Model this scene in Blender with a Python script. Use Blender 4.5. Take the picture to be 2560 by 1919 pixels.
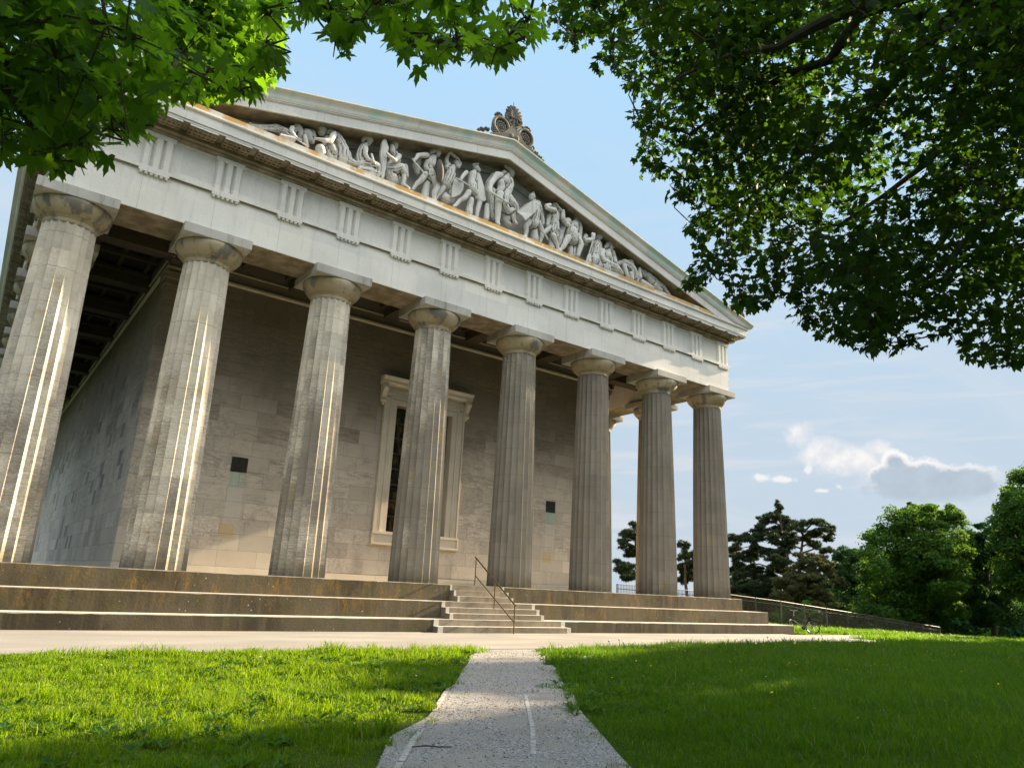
import bpy, bmesh, math, random
import numpy as np
from mathutils import Vector, Matrix
for o in list(bpy.data.objects): bpy.data.objects.remove(o)
SC = bpy.context.scene; COL = SC.collection
random.seed(11); RNG = np.random.default_rng(7)
R_ = math.radians

# ------------------------------------------------------------------ camera
CAM = Vector((-0.3256, -22.356, -0.0229))
yaw, pitch, roll, FPX = 0.6334, 0.2766, 0.0493, 1795.492
fh = Vector((math.sin(yaw), math.cos(yaw), 0)); rh = Vector((math.cos(yaw), -math.sin(yaw), 0)); uz = Vector((0, 0, 1))
FW = fh*math.cos(pitch) + uz*math.sin(pitch); VV = -fh*math.sin(pitch) + uz*math.cos(pitch)
RG = rh*math.cos(roll) + VV*math.sin(roll); UP = -rh*math.sin(roll) + VV*math.cos(roll)
cd = bpy.data.cameras.new('camera'); cam = bpy.data.objects.new('camera', cd); COL.objects.link(cam)
m = Matrix((RG, UP, -FW)).transposed().to_4x4(); m.translation = CAM; cam.matrix_world = m
cd.sensor_width = 36; cd.lens = 36*FPX/2560; cd.clip_start = .05; cd.clip_end = 4000
SC.camera = cam

# ------------------------------------------------------------------ light
SUN_AZ, SUN_EL = R_(93.2), R_(22.0)        # azimuth clockwise from +Y: low sun beyond the right end of the temple
SUN_ENERGY, SKY_STRENGTH, EXPOSURE = 4.6, 0.15, 2.07
sdir = Vector((math.sin(SUN_AZ)*math.cos(SUN_EL), math.cos(SUN_AZ)*math.cos(SUN_EL), math.sin(SUN_EL)))
ld = bpy.data.lights.new('sun', 'SUN'); ld.energy = SUN_ENERGY; ld.angle = R_(.53); ld.color = (1, .80, .54)
sun = bpy.data.objects.new('sun', ld); COL.objects.link(sun); sun.location = (60, -8, 40)
sun.rotation_euler = sdir.to_track_quat('Z', 'Y').to_euler()
vs = SC.view_settings; vs.view_transform = 'Standard'; vs.look = 'None'; vs.exposure = EXPOSURE; vs.gamma = 1; vs.use_curve_mapping = False
SC.cycles.max_bounces = 8; SC.cycles.diffuse_bounces = 4; SC.cycles.transmission_bounces = 6; SC.cycles.transparent_max_bounces = 8
SC.cycles.use_denoising = True
# ------------------------------------------------------------------ sky colours and measured data
SKY_MAX = (.72, 1.17, 1.60); SKY_HAZE = (.92, 1.08, 1.24); CIRRUS = (1.22, 1.25, 1.30); CLOUD_WHITE = (1.58, 1.55, 1.52); CLOUD_PALE = (1.25, 1.27, 1.34); CLOUD_GREY = (.74, .86, 1.0); FILL_BANK = (5.2, 5.25, 5.2)
SHADE_TREES = [('leafy tree out on the meadow to the right, nearest the pavement, shading the lawn', 59, -14.5, 20.5, 6.0, 3, 34, 'park_leaf', 3),
               ('tall broad tree standing alone on the right meadow, its shade crossing the path', 48, -20.6, 20, 6.7, 3, 36, 'park_leaf', 5),
               ('tall slender tree farthest out on the right meadow, level with the front steps', 70, -13.4, 23, 5.4, 3, 34, 'park_leaf', 9),
               ('tall spreading tree behind the photographer on the left of the gravel path', -16, -38, 19, 7.5, 2.5, 22, 'park_leaf', 12),
               ('round leafy tree behind the photographer, farther left than the gravel path', -28, -30, 17, 7, 2.5, 20, 'park_leaf', 13),
               ('broad leafy tree behind the photographer, in line with the gravel path', -4, -44, 18, 7.5, 2.5, 22, 'park_leaf', 14),
               ('dense leafy tree behind the photographer, on the right of the gravel path', 10, -41, 18, 7.5, 2.5, 22, 'park_leaf', 15),
               ('bushy tree on the right close behind the large field maple', 27, -24.5, 15, 5.5, 2.5, 22, 'park_leaf', 7)]
SHRUBS = ['dark shrub under the low dark green tree beyond the fence', 'leafy shrub under the left side of the biggest round tree', 'pale green shrub under the middle of the biggest round tree', 'dark shrub at the foot of the shaded tree near the right edge', 'leafy shrub right of the biggest round tree, deep in shade', 'dark shrub at the foot of the tallest pine', 'green shrub below the brownish pine branches', 'dark shrub under the right side of the biggest round tree', 'leafy shrub farthest right, below the dark shaded tree']
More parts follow.
